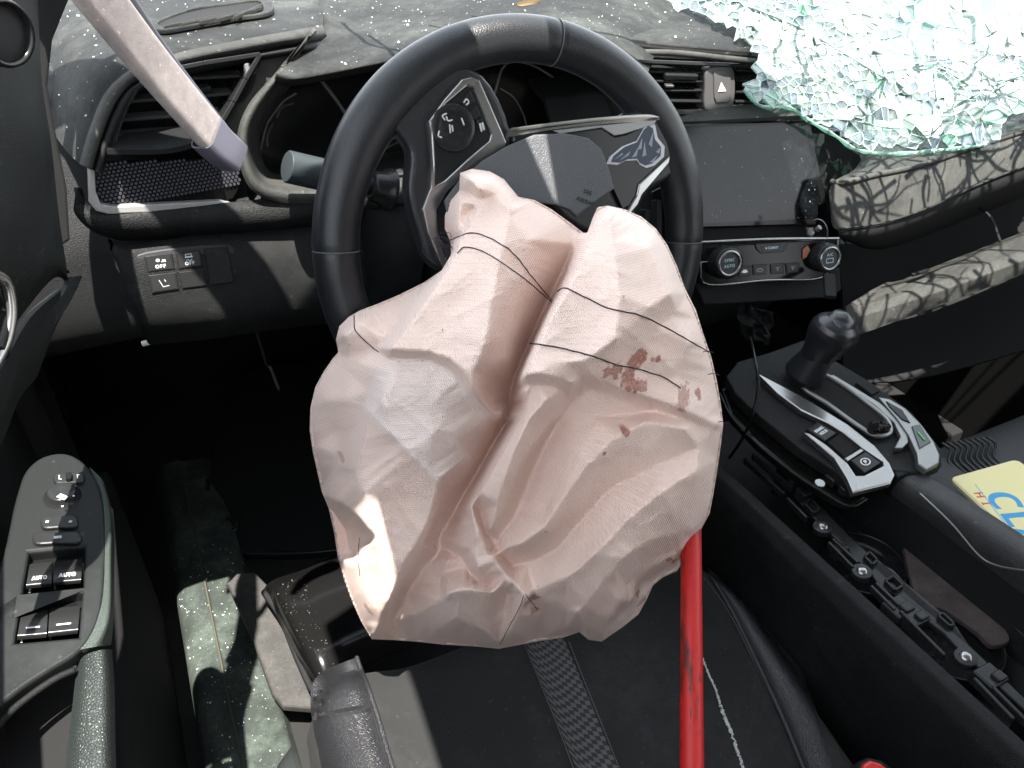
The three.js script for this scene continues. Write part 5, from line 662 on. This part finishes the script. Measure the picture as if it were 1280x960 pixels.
{ const g = []; for (let j = 0; j <= 6; j++) { const r = []; for (let i = 0; i <= 6; i++) r.push(at(922 + i * 7 + rr(-3, 3), 378 + j * 7 + i * 2 + rr(-3, 3), .95 + rr(-.008, .008))); g.push(r); } const w = obj('crumpled_sleeve', loft(g, 24, 24, .001), M.lowerPlastic); tag(w, 'crumpled dark sleeve in the gap under the climate panel', 'sleeve'); }

// ---------------------------------------------------------------- driver's door
const door = thing('driver_door', 'dark green-grey driver door with window switches on its armrest', 'door');
{
  const dm = dull({ map: dusty([.085, .097, .093], [.18, .197, .19], .1, 61), roughness: .55, bumpMap: grainT, bumpScale: .0003 });
  obj('upper_trim', loft([
    [at(-90, -60, .50), at(-20, -60, .58), at(36, -50, .66), at(46, -40, .70)],
    [at(-90, 90, .48), at(-10, 92, .56), at(36, 92, .63), at(52, 96, .67)],
    [at(-90, 200, .47), at(0, 200, .55), at(52, 180, .62), at(64, 180, .66)],
    [at(-90, 300, .46), at(10, 290, .54), at(62, 270, .62), at(74, 272, .66)],
    [at(-90, 400, .45), at(0, 380, .53), at(66, 330, .61), at(84, 340, .65)],
    [at(-90, 480, .46), at(-20, 450, .54), at(62, 352, .63), at(82, 352, .68)]], 40, 50, .006), dm, door);
  obj('lower_skin', [box(-.43, .1, .27, .09, .36, 1.2, .01)], M.void, door); obj('hinge_cover', box(-.43, .38, -.24, .06, .5, .1, .02), M.void, door);
  obj('mirror_triangle', slab(frame(at(60, 80, .70), V(.3, .2, 1)), [[28, -60], [112, -60], [84, 5], [66, 50], [60, 108], [70, 165], [84, 235], [88, 300], [60, 320], [30, 200], [26, 100]], { t: .006, b: .002 }), M.void, door);
  obj('door_core', box(-.455, .50, .27, .07, .46, .98, .02), M.plastic, door);
  // tweeter in the mirror triangle
  const FT = frame(at(-2, 40, .545), V(.75, -.1, .7)), tc = hit(FT, -2, 40); const tw = obj('tweeter', disc(tc, FT.n, .018, .008, { profile: [[.0145, .004], [.0152, .007], [.017, .0075], [.018, .005], [.018, 0]] }), M.plasticSmooth, door);
  obj('tweeter_mesh', disc(tc, FT.n, .015, .005, { profile: [[0, .0055], [.009, .005], [.015, .0035]] }), std({ color: lc(.03), roughness: .6, bumpMap: fineT, bumpScale: .001 }), tw);
  // pull handle
  const hd = obj('pull_handle', rod([at(-16, 340, .505), at(6, 352, .515), at(14, 385, .518), at(8, 425, .515), at(-14, 470, .50)], .0032, { seg: 30, rs: 10 }), M.silver, door);
  obj('handle_cup', rod([at(-20, 360, .52), at(-4, 390, .525), at(-14, 440, .515)], .010, { seg: 20, rs: 12 }), M.gloss, door);
  // armrest slope from the trim edge down to the switch panel
  obj('arm_slope', loft([
    [at(84, 346, .665), at(70, 372, .645), at(52, 400, .63), at(34, 440, .62)],
    [at(92, 350, .675), at(82, 384, .648), at(66, 418, .628), at(48, 466, .615)],
    [at(40, 395, .60), at(44, 420, .60), at(40, 450, .595), at(24, 500, .585)],
    [at(-5, 470, .545), at(0, 500, .545), at(0, 540, .55), at(-10, 580, .55)],
    [at(-80, 560, .48), at(-80, 600, .48), at(-80, 640, .49), at(-80, 680, .49)]].map(r => r), 24, 40, .005), dm, door);
  const FA = frame(onY(65, 700, .5), V(.18, 1, .12), V(0, 0, -1));
  const face = sp([[20, 620], [32, 588], [52, 571], [80, 566], [100, 574], [118, 594], [128, 622], [132, 670], [130, 730], [122, 775], [100, 812], [64, 836], [30, 858], [-10, 890], [-60, 940], [-60, 760], [-8, 720]], 90);
  const wells = [[[36, 690], [105, 683], [104, 733], [28, 741]], [[26, 748], [103, 740], [98, 796], [18, 803]]];
  const sw = obj('switch_panel', slab(FA, face, { t: .012, b: .0025, seg: 3, holes: wells.map(w => w.slice().reverse()) }), dull({ map: dusty([.095, .102, .103], [.165, .175, .175], .1, 71), roughness: .5, bumpMap: fineT, bumpScale: .0002 }), door);
  obj('panel_flank', loft([[[112, 584], [128, 600], [134, 618]], [[128, 622], [138, 640], [142, 652]], [[131, 690], [139, 700], [143, 710]], [[126, 760], [137, 770], [142, 776]], [[100, 812], [122, 808], [139, 806]]].map(r => r.map((p, i) => hit(shift(FA, [-.001, -.004, -.02][i]), ...p))), 14, 40, .004), std({ color: lc(.034, .045, .039), roughness: .45, bumpMap: grainT, bumpScale: .0002 }), door);
  obj('armrest_pad', loft([[[96, 830], [108, 818], [128, 812], [140, 812]], [[92, 868], [106, 852], [130, 850], [143, 854]], [[86, 920], [102, 900], [130, 900], [144, 905]], [[76, 1010], [98, 1000], [130, 1000], [146, 1010]]].map(r => r.map((p, i) => hit(shift(FA, [-.016, -.002, .001, -.014][i]), ...p))), 24, 40, .006), std({ color: lc(.02, .025, .024), roughness: .42, bumpMap: leatherT, bumpScale: .0005 }), door);
  obj('pocket_edge', rod([[-20, 930], [10, 893], [40, 868], [70, 848], [92, 838]].map(p => hit(shift(FA, -.008), ...p)), .0022, { seg: 30, rs: 8 }), M.lowerPlastic, door);
  obj('pocket_well', slab(shift(FA, -.05), [[-80, 870], [20, 830], [100, 820], [110, 1010], [-80, 1020]], { t: .006, b: .001 }), M.void, door);
  // window switches in their wells
  wells.forEach((w, k) => { obj('switch_well', slab(shift(FA, -.009), ring(w, 1.04), { t: .003, b: .0003 }), M.gloss, sw); });
  const rock = (q, txt) => { const s = obj('window_switch', loft([[0, -.006], [.35, -.001], [.8, .0012], [1, -.002]].map(([t, h]) => [0, .5, 1].map(u => { const L = (a, b, k) => a + (b - a) * k, x = L(L(q[0][0], q[1][0], u), L(q[3][0], q[2][0], u), t), y = L(L(q[0][1], q[1][1], u), L(q[3][1], q[2][1], u), t); return hit(shift(FA, h), x, y); })), 8, 16, .005), M.plasticSmooth, sw); const cv = document.createElement('canvas'); cv.width = 128; cv.height = 48; const g = cv.getContext('2d'); g.clearRect(0, 0, 128, 48); g.fillStyle = '#fff'; g.textAlign = 'center'; g.font = 'bold 38px sans-serif'; txt === '-' ? g.fillRect(24, 20, 80, 8) : g.fillText(txt, 64, 37); const t = new THREE.CanvasTexture(cv); const L = (a, b, u) => [a[0] + (b[0] - a[0]) * u, a[1] + (b[1] - a[1]) * u]; const A = L(q[0], q[3], .42), B = L(q[1], q[2], .42), C = L(q[1], q[2], .78), D = L(q[0], q[3], .78); obj('print', quad(shift(FA, .0022), ring([A, B, C, D], .78)), std({ color: lc(.6), alphaMap: t, transparent: true, roughness: .6 }), s); };
  rock([[37, 705], [66, 702], [64, 733], [32, 736]], 'AUTO'); rock([[68, 702], [103, 698], [101, 729], [66, 732]], 'AUTO'); rock([[27, 764], [60, 761], [58, 797], [21, 800]], '-'); rock([[62, 761], [100, 757], [97, 792], [60, 796]], '-');
  const c = hit(FA, 78, 621); const mk = obj('mirror_knob', disc(c, FA.n, .0125, .007, { profile: [[0, .0065], [.0085, .0065], [.0098, .005], [.0105, .001], [.0125, .0006], [.0125, -.001]] }), M.plasticSmooth, sw);
  for (const [x, y] of [[78, 609], [92, 620], [78, 633], [64, 621]]) obj('dot', disc(hit(shift(FA, .0058), x, y), FA.n, .0007, .0003), M.white, mk);
  obj('mirror_mark', bar(hit(shift(FA, .0067), 73, 619), hit(shift(FA, .0067), 83, 623), .004, .0004, FA.n), M.pale, mk);
  const pill = (x, y, w, h) => obj('slide_switch', slab(shift(FA, .003), sp([[x - w, y], [x - w + 3, y - h], [x, y - h - .6], [x + w - 3, y - h - 1], [x + w, y - 1], [x + w - 3, y + h - 1], [x, y + h], [x - w + 3, y + h]], 36), { t: .006, b: .0012 }), M.plasticSmooth, sw);
  const p1 = pill(86, 597, 20, 6); obj('knob', bar(hit(shift(FA, .005), 86, 592), hit(shift(FA, .005), 86, 600), .004, .004, FA.n), M.plastic, p1); const mk2 = (pp, r) => obj('mark', bar(hit(shift(FA, .0034), ...pp[0]), hit(shift(FA, .0034), ...pp[1]), r, .0004, FA.n), M.white, p1); mk2([[74, 594], [74, 599]], .0006); mk2([[74, 599], [77, 599]], .0006); mk2([[97, 593], [97, 598]], .0006); mk2([[98, 593], [100, 594]], .0006);
  const p2 = pill(74, 652, 24, 7); for (const x of [59, 88]) { obj('mark', bar(hit(shift(FA, .0034), x - 2, 652), hit(shift(FA, .0034), x + 2, 652), .0022, .0004, FA.n), M.pale, p2); } const p3 = pill(71, 672, 31, 6.5); obj('mark', bar(hit(shift(FA, .0034), 67, 672), hit(shift(FA, .0034), 77, 671), .0024, .0004, FA.n), M.pale, p3);
}
{ // sill and floor by the door
  const s = thing('door_sill', 'green-grey door sill strip covered in glass crumbs', 'sill');
  const cm = std({ map: dusty([.14, .165, .15], [.31, .35, .32], .25, 81, .2), roughness: .85, bumpMap: fineT, bumpScale: .0008 });
  obj('sill_top', loft([-.62, -.4, -.2, 0, .2, .6].map(z => [V(-.372, -.02, z), V(-.362, .035, z), V(-.35, .047, z), V(-.325, .05, z), V(-.318, .044, z), V(-.29, .04, z), V(-.268, .03, z), V(-.262, .0, z)]), 30, 20, .006, { smoothU: false }), cm, s);
  obj('sill_seam', rod([-.6, -.3, 0, .3, .6].map(z => V(-.322, .049, z)), .0014, { seg: 40, rs: 6 }), std({ color: lc(.05, .047, .03), roughness: .9 }), s);
  const b = obj('blue_rocker_panel', box(-.46, -.02, .2, .05, .14, 1.6, .02), std({ color: lc(.015, .03, .14), roughness: .3 })); tag(b, 'strip of blue body paint below the door', 'body panel');
  const FP = frame(onY(345, 800, .065), V(.12, 1, .1), V(0, 0, -1));
  const r = obj('seat_rail_cover', slab(FP, [[284, 728], [296, 716], [318, 714], [366, 762], [412, 846], [424, 872], [404, 886], [354, 882], [340, 866], [316, 798]], { t: .014, b: .004, seg: 3 }), std({ map: dusty([.17, .167, .163], [.28, .27, .26], .2, 91, .15), roughness: .8, bumpMap: fineT, bumpScale: .0003 })); tag(r, 'dusty grey plastic rail cover on the floor beside the sill', 'cover');
  const g = thing('black_panel', 'glossy black plastic panel with shavings lying below the airbag', 'plastic panel');
  obj('panel', loft([[[326, 742], [340, 726], [380, 712], [430, 692], [470, 690]], [[344, 766], [352, 745], [392, 730], [446, 712], [486, 706]], [[372, 822], [384, 808], [424, 790], [468, 770], [510, 760]], [[392, 862], [404, 856], [440, 838], [480, 820], [520, 806]]].map((q, j) => q.map((p, i) => onY(p[0], p[1], [.10, .135, .14, .12][j] - (i === 0 ? .03 : 0)))), 30, 30, .006), M.gloss, g);
  obj('rim', rod([[330, 740], [350, 770], [375, 830], [396, 868], [420, 876]].map(p => onY(p[0], p[1], .105)), .004, { seg: 30, rs: 8 }), M.plastic, g);
  const m = thing('floor_mat', 'black rubber floor mat with rounded corner in the dark footwell', 'floor mat');
  const FM = frame(onY(330, 670, .02), V(0, 1, .12), V(0, 0, -1));
  obj('mat', slab(FM, sp([[258, 640], [262, 672], [276, 688], [320, 694], [400, 692], [450, 684], [450, 470], [300, 470], [268, 560]], 70), { t: .008, b: .002 }), M.plastic, m);
  obj('mat_edge', rod([[260, 600], [260, 668], [274, 686], [318, 692], [400, 690], [440, 684]].map(p => hit(shift(FM, .002), ...p)), .0035, { seg: 50, rs: 8 }), M.plasticSmooth, m);
  obj('mat_fastener', disc(hit(FM, 286, 660), FM.n, .018, .008, { profile: [[0, .004], [.008, .004], [.010, .008], [.016, .007], [.018, 0]] }), M.plasticSmooth, m);
  const pd = thing('brake_pedal', 'black brake pedal barely visible in the dark footwell', 'pedal'); obj('pad', box(-.03, .17, -.55, .1, .05, .012, .005), M.plastic, pd); obj('arm', bar(V(-.03, .18, -.56), V(-.03, .5, -.7), .014, .02), M.plastic, pd);
}

// ---------------------------------------------------------------- driver's seat
let onSeat;
const seat = thing('driver_seat', 'black driver seat cushion with leather bolsters and checked center stripe', 'car seat');
{
  const xr = z => z < .2 ? .172 - Math.max(0, .2 - z) ** 2 * 1.6 : .172 - (z - .2) * .16, xl = z => -.252 + Math.max(0, .13 - z) ** 2 * 10;
  const seatY = (x, z) => { const L = xl(z), R = xr(z); let y = .293 + .02 * Math.exp(-(((x - L - .035) / .035) ** 2)) + .016 * Math.exp(-(((x - R + .03) / .03) ** 2)); const f = Math.max(0, .135 - z); y -= f * f * 16; const el = Math.max(0, L + .028 - x), er = Math.max(0, x - R + .024); y -= el * el * 42 + er * er * 48; return y + .0016 * N(x * 14, z * 14, 4); };
  const grid = []; for (let j = 0; j <= 60; j++) { const z = .068 + j / 60 * .56, row = [V(xl(z) - .006, .12, z), V(xl(z) - .004, .2, z)]; for (let i = 0; i <= 70; i++) { const x = xl(z) + (xr(z) - xl(z)) * i / 70; row.push(V(x, seatY(x, z), z)); } row.push(V(xr(z) + .004, .2, z), V(xr(z) + .006, .12, z)); grid.push(row.reverse()); }
  const first = grid[0].map(p => V(p.x, Math.min(p.y, .12), .064)); grid.unshift(first, first.map((p, i) => V(p.x, (grid[0][i].y + .12) / 2, .064))); 
  const clothT = tex(256, 256, (u, v, i, j) => .5 + .25 * Math.sin((i + j) / 256 * 6.283 * 32) * Math.sin((i - j) / 256 * 6.283 * 32) + .25 * (rnd() - .5), false, 1 / .04);
  obj('cushion', sheet(grid, 0), std({ map: dusty([.1, .102, .105], [.19, .19, .19], .04, 101, .25), roughness: .95, bumpMap: clothT, bumpScale: .0005 }), seat);
  const on = (px, py, lift) => { let y = .3; let p; for (let k = 0; k < 24; k++) { p = onY(px, py, y + lift); const z = Math.max(.075, Math.min(.62, p.z)); y = y * .6 + .4 * Math.max(.2, Math.min(.34, seatY(Math.max(xl(z), Math.min(xr(z), p.x)), z))); } return onY(px, py, y + lift); };
  const ribbon = (A, B, lift, nu, nv) => { const a = sp(A, nv, false), b = sp(B, nv, false), rows = []; for (let j = 0; j <= nv; j++) { const r = []; for (let i = 0; i <= nu; i++) { const t = i / nu, e = Math.sin(t * Math.PI) ** .4; r.push(on(a[j][0] + (b[j][0] - a[j][0]) * t, a[j][1] + (b[j][1] - a[j][1]) * t, lift * e + .0006)); } rows.push(r); } return sheet(rows, .0005); };
  const lea = phy({ color: lc(.017, .0175, .02), roughness: .42, bumpMap: leatherT, bumpScale: .0004 });
  obj('bolster', ribbon([[408, 836], [393, 850], [388, 874], [391, 905], [398, 940], [410, 1000]], [[445, 822], [447, 832], [455, 854], [467, 895], [480, 940], [500, 1000]], .004, 10, 40), lea, seat);
  obj('bolster', ribbon([[868, 700], [886, 716], [912, 756], [944, 820], [974, 884], [998, 940], [1022, 1000]], [[880, 697], [912, 712], [946, 742], [982, 800], [1012, 864], [1034, 930], [1054, 1000]], .004, 10, 50), lea, seat);
  const chk = tex(128, 128, (u, v, i, j) => { const a = (Math.floor(i / 16) + Math.floor(j / 16)) % 2; return a ? [.30, .30, .30] : [.12, .12, .125]; }, true, 1 / .034), chb = tex(128, 128, (u, v, i, j) => ((Math.floor(i / 16) + Math.floor(j / 16)) % 2 ? .8 : .3), false, 1 / .034);
  obj('center_stripe', ribbon([[650, 780], [660, 812], [682, 866], [702, 916], [722, 965], [736, 1000]], [[698, 780], [708, 806], [731, 860], [752, 912], [775, 965], [790, 1000]], .0012, 10, 30), std({ map: chk, bumpMap: chb, bumpScale: .0006, roughness: .75 }), seat);
  const st = std({ color: lc(.1, .1, .1), roughness: .8 });
  const stitch = (A, n) => { const c = sp(A, n, false).map(p => on(p[0], p[1], .0016)); const gs = []; for (let i = 0; i < n; i++) { const a = c[i].clone().lerp(c[i + 1], .08), b = c[i].clone().lerp(c[i + 1], .75); gs.push(bar(a, b, .001, .0008)); } stuff(obj('stitching', gs, st, seat)); };
  stitch([[656, 806], [682, 870], [702, 920], [722, 975]], 60); stitch([[711, 802], [734, 860], [755, 912], [780, 975]], 60);
  stitch([[436, 830], [447, 856], [459, 900], [474, 950], [480, 975]], 50); stitch([[880, 722], [908, 760], [940, 822], [970, 884], [995, 940], [1010, 975]], 90);
  obj('piping', rod(sp([[446, 822], [450, 834], [458, 854], [471, 893], [484, 938], [500, 990]], 24, false).map(p => on(p[0], p[1], .001)), .0022, { seg: 60, rs: 8 }), lea, seat);
  obj('piping', rod(sp([[866, 700], [884, 716], [910, 756], [942, 820], [972, 884], [996, 940], [1016, 990]], 30, false).map(p => on(p[0], p[1], .001)), .002, { seg: 70, rs: 8 }), lea, seat);
  obj('backrest', loft([[V(-.26, .28, .66), V(-.2, .3, .70), V(-.03, .3, .71), V(.12, .3, .70), V(.19, .28, .66)], [V(-.27, .55, .70), V(-.2, .56, .76), V(-.03, .56, .78), V(.12, .56, .76), V(.2, .55, .70)], [V(-.24, .84, .80), V(-.18, .86, .83), V(-.03, .88, .84), V(.1, .86, .83), V(.17, .84, .80)]], 20, 20, .06), lea, seat);
  obj('seat_base', box(-.03, .09, .36, .38, .12, .5, .03), M.plastic, seat);
  // side shield on the sill side
  obj('side_shield', loft([[V(-.262, .24, .11), V(-.285, .2, .115), V(-.29, .1, .13)], [V(-.262, .27, .16), V(-.295, .23, .17), V(-.3, .1, .18)], [V(-.262, .28, .4), V(-.295, .23, .4), V(-.3, .1, .4)]], 16, 16, .005), std({ color: lc(.03, .034, .034), roughness: .35 }), seat);
  onSeat = on;
}
{ // red bar of a wheel lock, hooked on the rim, lying over the seat
  const r = thing('red_bar', 'scuffed red painted steel bar slanting from the rim over the seat', 'bar');
  const a = hit(FW0, 849, 400).addScaledVector(AX, .018), b0 = at(865, 1010, .60), b = a.clone().lerp(b0, (a.y - .303) / (a.y - b0.y)), sc = tex(256, 512, (u, v) => { const n = tn(u, v, 6, 2), m = tn(u, v, 30, 5); const w = Math.max(0, Math.min(1, (n - .62) * 6)) * .7 + Math.max(0, Math.min(1, (m - .66) * 7)) * .6; const c = [.72, .10, .09]; return c.map((x, k) => x * (1 - w) + [.22, .10, .08][k] * w); }, true, 1); sc.repeat.set(1 / .22, 1 / .055);
  obj('bar', rod([a, a.clone().lerp(b, .5), b], .0083, { seg: 60, rs: 24 }), phy({ map: sc, roughness: .5 }), r);
}
{ const k = thing('belt_buckle', 'seat belt buckle with bright red release button beside the seat', 'buckle');
  const FB = frame(onY(1095, 962, .33), V(-.1, 1, .35), V(0, 0, -1));
  obj('housing', slab(shift(FB, -.002), [[1070, 965], [1076, 952], [1086, 946], [1104, 950], [1124, 966], [1120, 1010], [1072, 1010]], { t: .02, b: .003 }), M.plastic, k);
  obj('release_button', slab(shift(FB, .0015), [[1076, 966], [1080, 955], [1088, 950], [1102, 954], [1116, 966], [1112, 990], [1078, 990]], { t: .008, b: .002 }), std({ color: lc(.55, .03, .025), roughness: .4 }), k);
}
{ // passenger seat and the card on it
  const p = thing('passenger_seat', 'black passenger seat cushion with embossed ribs beyond the console', 'car seat');
  const g = []; for (let j = 0; j <= 30; j++) { const r = []; for (let i = 0; i <= 40; i++) { const u = i / 40, v = j / 30, x = .395 + u * .5, z = .10 + v * .6; let y = .345 + .012 * Math.exp(-(((u - .06) / .08) ** 2)) - 12 * Math.max(0, .17 - z) ** 2 - .1 * Math.max(0, .05 - u); r.push(V(x, y, z)); } g.push(r.reverse()); }
  obj('cushion', sheet(g, 0), std({ color: lc(.024, .025, .026), roughness: .6, bumpMap: leatherT, bumpScale: .0003 }), p); obj('seat_base', box(.65, .17, .42, .46, .3, .56, .04), M.plastic, p);
  for (let k = 0; k < 9; k++) { const x = 1178 + k * 7, y = 552 - k * 1; obj('embossed_rib', rod([onY(x, y + 2, .352), onY(x + 10, y + 10, .352), onY(x + 8, y + 26, .352), onY(x + 22, y + 40, .352)], .0016, { seg: 14, rs: 6 }), M.wheel, p); }
  const FC = frame(onY(1240, 640, .372), V(-.05, 1, .05), V(0, 0, -1));
  const c = thing('printed_card', 'pale yellow card with large blue letters lying on the passenger seat', 'card');
  const A = hit(FC, 1186, 601), B = hit(FC, 1264, 579), D = hit(FC, 1300, 720); const ux = B.clone().sub(A).normalize(), nn = FC.n, vy = new THREE.Vector3().crossVectors(nn, ux);
  const cf = { o: A, u: ux, v: vy, n: nn }; const wd = B.distanceTo(A) + .006, ht = .16; const sh = new THREE.Shape(); const r0 = .008; sh.moveTo(r0, 0); sh.lineTo(wd - r0, 0); sh.quadraticCurveTo(wd, 0, wd, -r0); sh.lineTo(wd, -ht); sh.lineTo(0, -ht); sh.lineTo(0, -r0); sh.quadraticCurveTo(0, 0, r0, 0);
  const eg = new THREE.ExtrudeGeometry(sh, { depth: .003, bevelEnabled: true, bevelSize: .0006, bevelThickness: .0006, bevelSegments: 2 }); eg.applyMatrix4(basis(cf)); obj('card', eg, std({ color: lc(.62, .55, .33), roughness: .6 }), c);
  const cv = document.createElement('canvas'); cv.width = 512; cv.height = 1024; const x = cv.getContext('2d'); const kx = 512 / wd, ky = 1024 / ht; x.fillStyle = '#cdc48f'; x.fillRect(0, 0, 512, 1024);
  const toP = (px, py) => { const q = hit(FC, px, py).sub(A); return [q.dot(ux) * kx, -q.dot(vy) * ky]; };
  const put = (t, px, py, size, col, ang) => { const [X, Y] = toP(px, py); x.save(); x.translate(X, Y); x.scale(kx, ky); x.rotate(ang); x.scale(.001, .001); x.font = 'bold ' + size + 'px sans-serif'; x.fillStyle = col; x.fillText(t, 0, 0); x.restore(); };
  const dir = (() => { const a = hit(FC, 1232, 624), b = hit(FC, 1270, 672), d = b.sub(a); return Math.atan2(-d.dot(vy), d.dot(ux)); })();
  put('CLA', 1223, 617, 42, '#1f86b8', dir); put('H', 1211, 617, 13, '#b5402c', dir); put('I', 1221, 630, 13, '#b5402c', dir); const l0 = toP(1214, 607), l1 = toP(1290, 706); x.strokeStyle = '#3d8fb5'; x.lineWidth = 6; x.beginPath(); x.moveTo(...l0); x.lineTo(...l1); x.stroke();
  const t = new THREE.CanvasTexture(cv); t.colorSpace = THREE.SRGBColorSpace; const pg = new THREE.PlaneGeometry(wd - .002, ht - .006); pg.translate(wd / 2, -ht / 2, .0042); pg.applyMatrix4(basis(cf)); obj('print', pg, std({ map: t, roughness: .55 }), c);
}
{ // hanging pillar trim strip
  const s = thing('trim_strip', 'loose grey trim strip with dark plastic end hanging in front of the vent', 'trim strip');
  const A = [at(96, -40, .50), at(190, 80, .54), at(268, 172, .575)];
  const dirS = A[2].clone().sub(A[0]).normalize(), nw = V(-.1, 1, .35).addScaledVector(FWD, -.9), wv = new THREE.Vector3().crossVectors(dirS, nw).normalize(); if (wv.dot(RGT) < 0) wv.negate();
  const tv = new THREE.Vector3().crossVectors(wv, dirS).normalize(); if (tv.dot(FWD) > 0) tv.negate();
  const strip = (pts, w0, w1, t0, k) => { const rows = pts.map((p, i) => { const w = w0 + (w1 - w0) * i / (pts.length - 1); const r = []; for (let a = 0; a <= 20; a++) { const th = a / 20 * 6.2832, cx = Math.sign(Math.cos(th)) * Math.abs(Math.cos(th)) ** .35, sy = Math.sign(Math.sin(th)) * Math.abs(Math.sin(th)) ** .45; r.push(p.clone().addScaledVector(wv, cx * w).addScaledVector(tv, sy * t0)); } return r; }); return loft(rows, 40, 30, .001); };
  obj('strip', strip(A, .0135, .0118, .004), std({ map: dusty([.5, .47, .47], [.62, .585, .57], .45, 111, .1), roughness: .65, bumpMap: fineT, bumpScale: .0002 }), s);
  const off = tv.clone().multiplyScalar(-.006).addScaledVector(wv, .003); obj('backing', strip([at(120, -40, .505).add(off), at(200, 78, .545).add(off), at(279, 178, .582).add(off)], .0125, .0118, .004), std({ color: lc(.035, .033, .05), roughness: .5 }), s);
  obj('end_cap', strip([at(258, 165, .572), at(272, 180, .577), at(284, 190, .582), at(292, 197, .586)], .0122, .0105, .0075), std({ color: lc(.07, .068, .09), roughness: .32 }), s);
}

// ---------------------------------------------------------------- glass crumbs and dirt scattered on flat tops
{
  scene.updateMatrixWorld(true);
  const rc = new THREE.Raycaster();
  const named = (o, names) => { const r = []; o.traverse(m => { if (m.isMesh && names.includes(m.name)) r.push(m); }); return r; };
  const crumb = new THREE.DodecahedronGeometry(1, 0), clear = phy({ color: lc(.82, .9, .87), roughness: .15, transmission: .45, thickness: 0, ior: 1.5 });
  function scatter(name, label, targets, x0, x1, z0, z1, n, s0, s1, mat = clear, cat = 'glass crumbs') {
    const im = new THREE.InstancedMesh(crumb, mat, n), m = new THREE.Matrix4(), q = new THREE.Quaternion(); let k = 0;
    for (let t = 0; t < n * 4 && k < n; t++) { rc.set(V(rr(x0, x1), 1.05, rr(z0, z1)), V(0, -1, 0)); const h = rc.intersectObjects(targets, false)[0]; if (!h || Math.abs(h.face.normal.y) < .5) continue; const s = s0 + (s1 - s0) * rnd() ** 3; q.set(rnd() - .5, rnd() - .5, rnd() - .5, rnd() - .5).normalize(); m.compose(h.point.clone().add(V(0, s * .3, 0)), q, V(s, s * rr(.4, .8), s * rr(.6, 1.3))); im.setMatrixAt(k++, m); }
    im.count = k; im.name = numbered(name); im.castShadow = im.receiveShadow = true; im.userData = { label, category: cat, kind: 'stuff' }; scene.add(im);
  }
  const D = named(dash, ['top_pad', 'cluster_hood', 'center_pad', 'fascia_roll', 'screen_ledge', 'glove_rail']);
  scatter('glass_crumbs', 'tiny glass crumbs sprinkled over the dashboard top', D, -.40, .6, -.6, -.1, 700, .0003, .0014);
  scatter('glass_crumbs', 'tiny glass crumbs sprinkled over the driver seat', named(seat, ['cushion']), -.24, .16, .1, .5, 170, .0003, .0011);
  const sl = []; scene.traverse(m => { if (m.isMesh && m.name === 'sill_top') sl.push(m); });
  scatter('glass_crumbs', 'tiny glass crumbs sprinkled along the door sill', sl, -.36, -.265, -.4, .1, 420, .0003, .0014);
  const bp = []; scene.traverse(m => { if (m.isMesh && (m.name === 'panel' || m.name === 'seat_rail_cover')) bp.push(m); });
  scatter('dirt_crumbs', 'pale brown shavings and dirt on the black plastic panel', bp, -.29, -.2, -.2, 0, 170, .0004, .0012, std({ color: lc(.09, .08, .06), roughness: .9 }), 'dirt');
  // a line of crumbs along the scratched seam of the seat
  { const c = sp([[874, 812], [884, 838], [896, 866], [904, 892], [914, 915], [922, 940], [932, 968]], 120, false); const im = new THREE.InstancedMesh(crumb, std({ color: lc(.5, .52, .5), roughness: .8 }), 360); const m = new THREE.Matrix4(), q = new THREE.Quaternion(); for (let i = 0; i < 360; i++) { const p = c[Math.floor(rnd() * 120)], w = p[1] > 880 ? 3.0 : 1.4; const P = onSeat(p[0] + (rnd() - .5) * w, p[1] + (rnd() - .5) * w, .0006), s = rr(.0003, .0009); q.set(rnd() - .5, rnd() - .5, rnd() - .5, rnd()).normalize(); im.setMatrixAt(i, m.compose(P, q, V(s, s, s * 1.4))); } im.name = numbered('white_crumbs'); im.userData = { label: 'line of white crumbs along a seam of the driver seat', category: 'crumbs', kind: 'stuff' }; scene.add(im); }
  const lf = obj('dried_leaf', loft([[[646, 4], [660, -1], [674, -3]], [[647, 7], [661, 3], [676, 0]], [[652, 8], [664, 6], [674, 4]]].map(r => r.map(([x, y], i) => at(x, y, .90 + .004 * i))), 10, 10, .001), std({ color: lc(.1, .07, .03), roughness: .8 })); tag(lf, 'small dried brown leaf on the dashboard above the rim', 'leaf');
}
renderer.render(scene, camera);
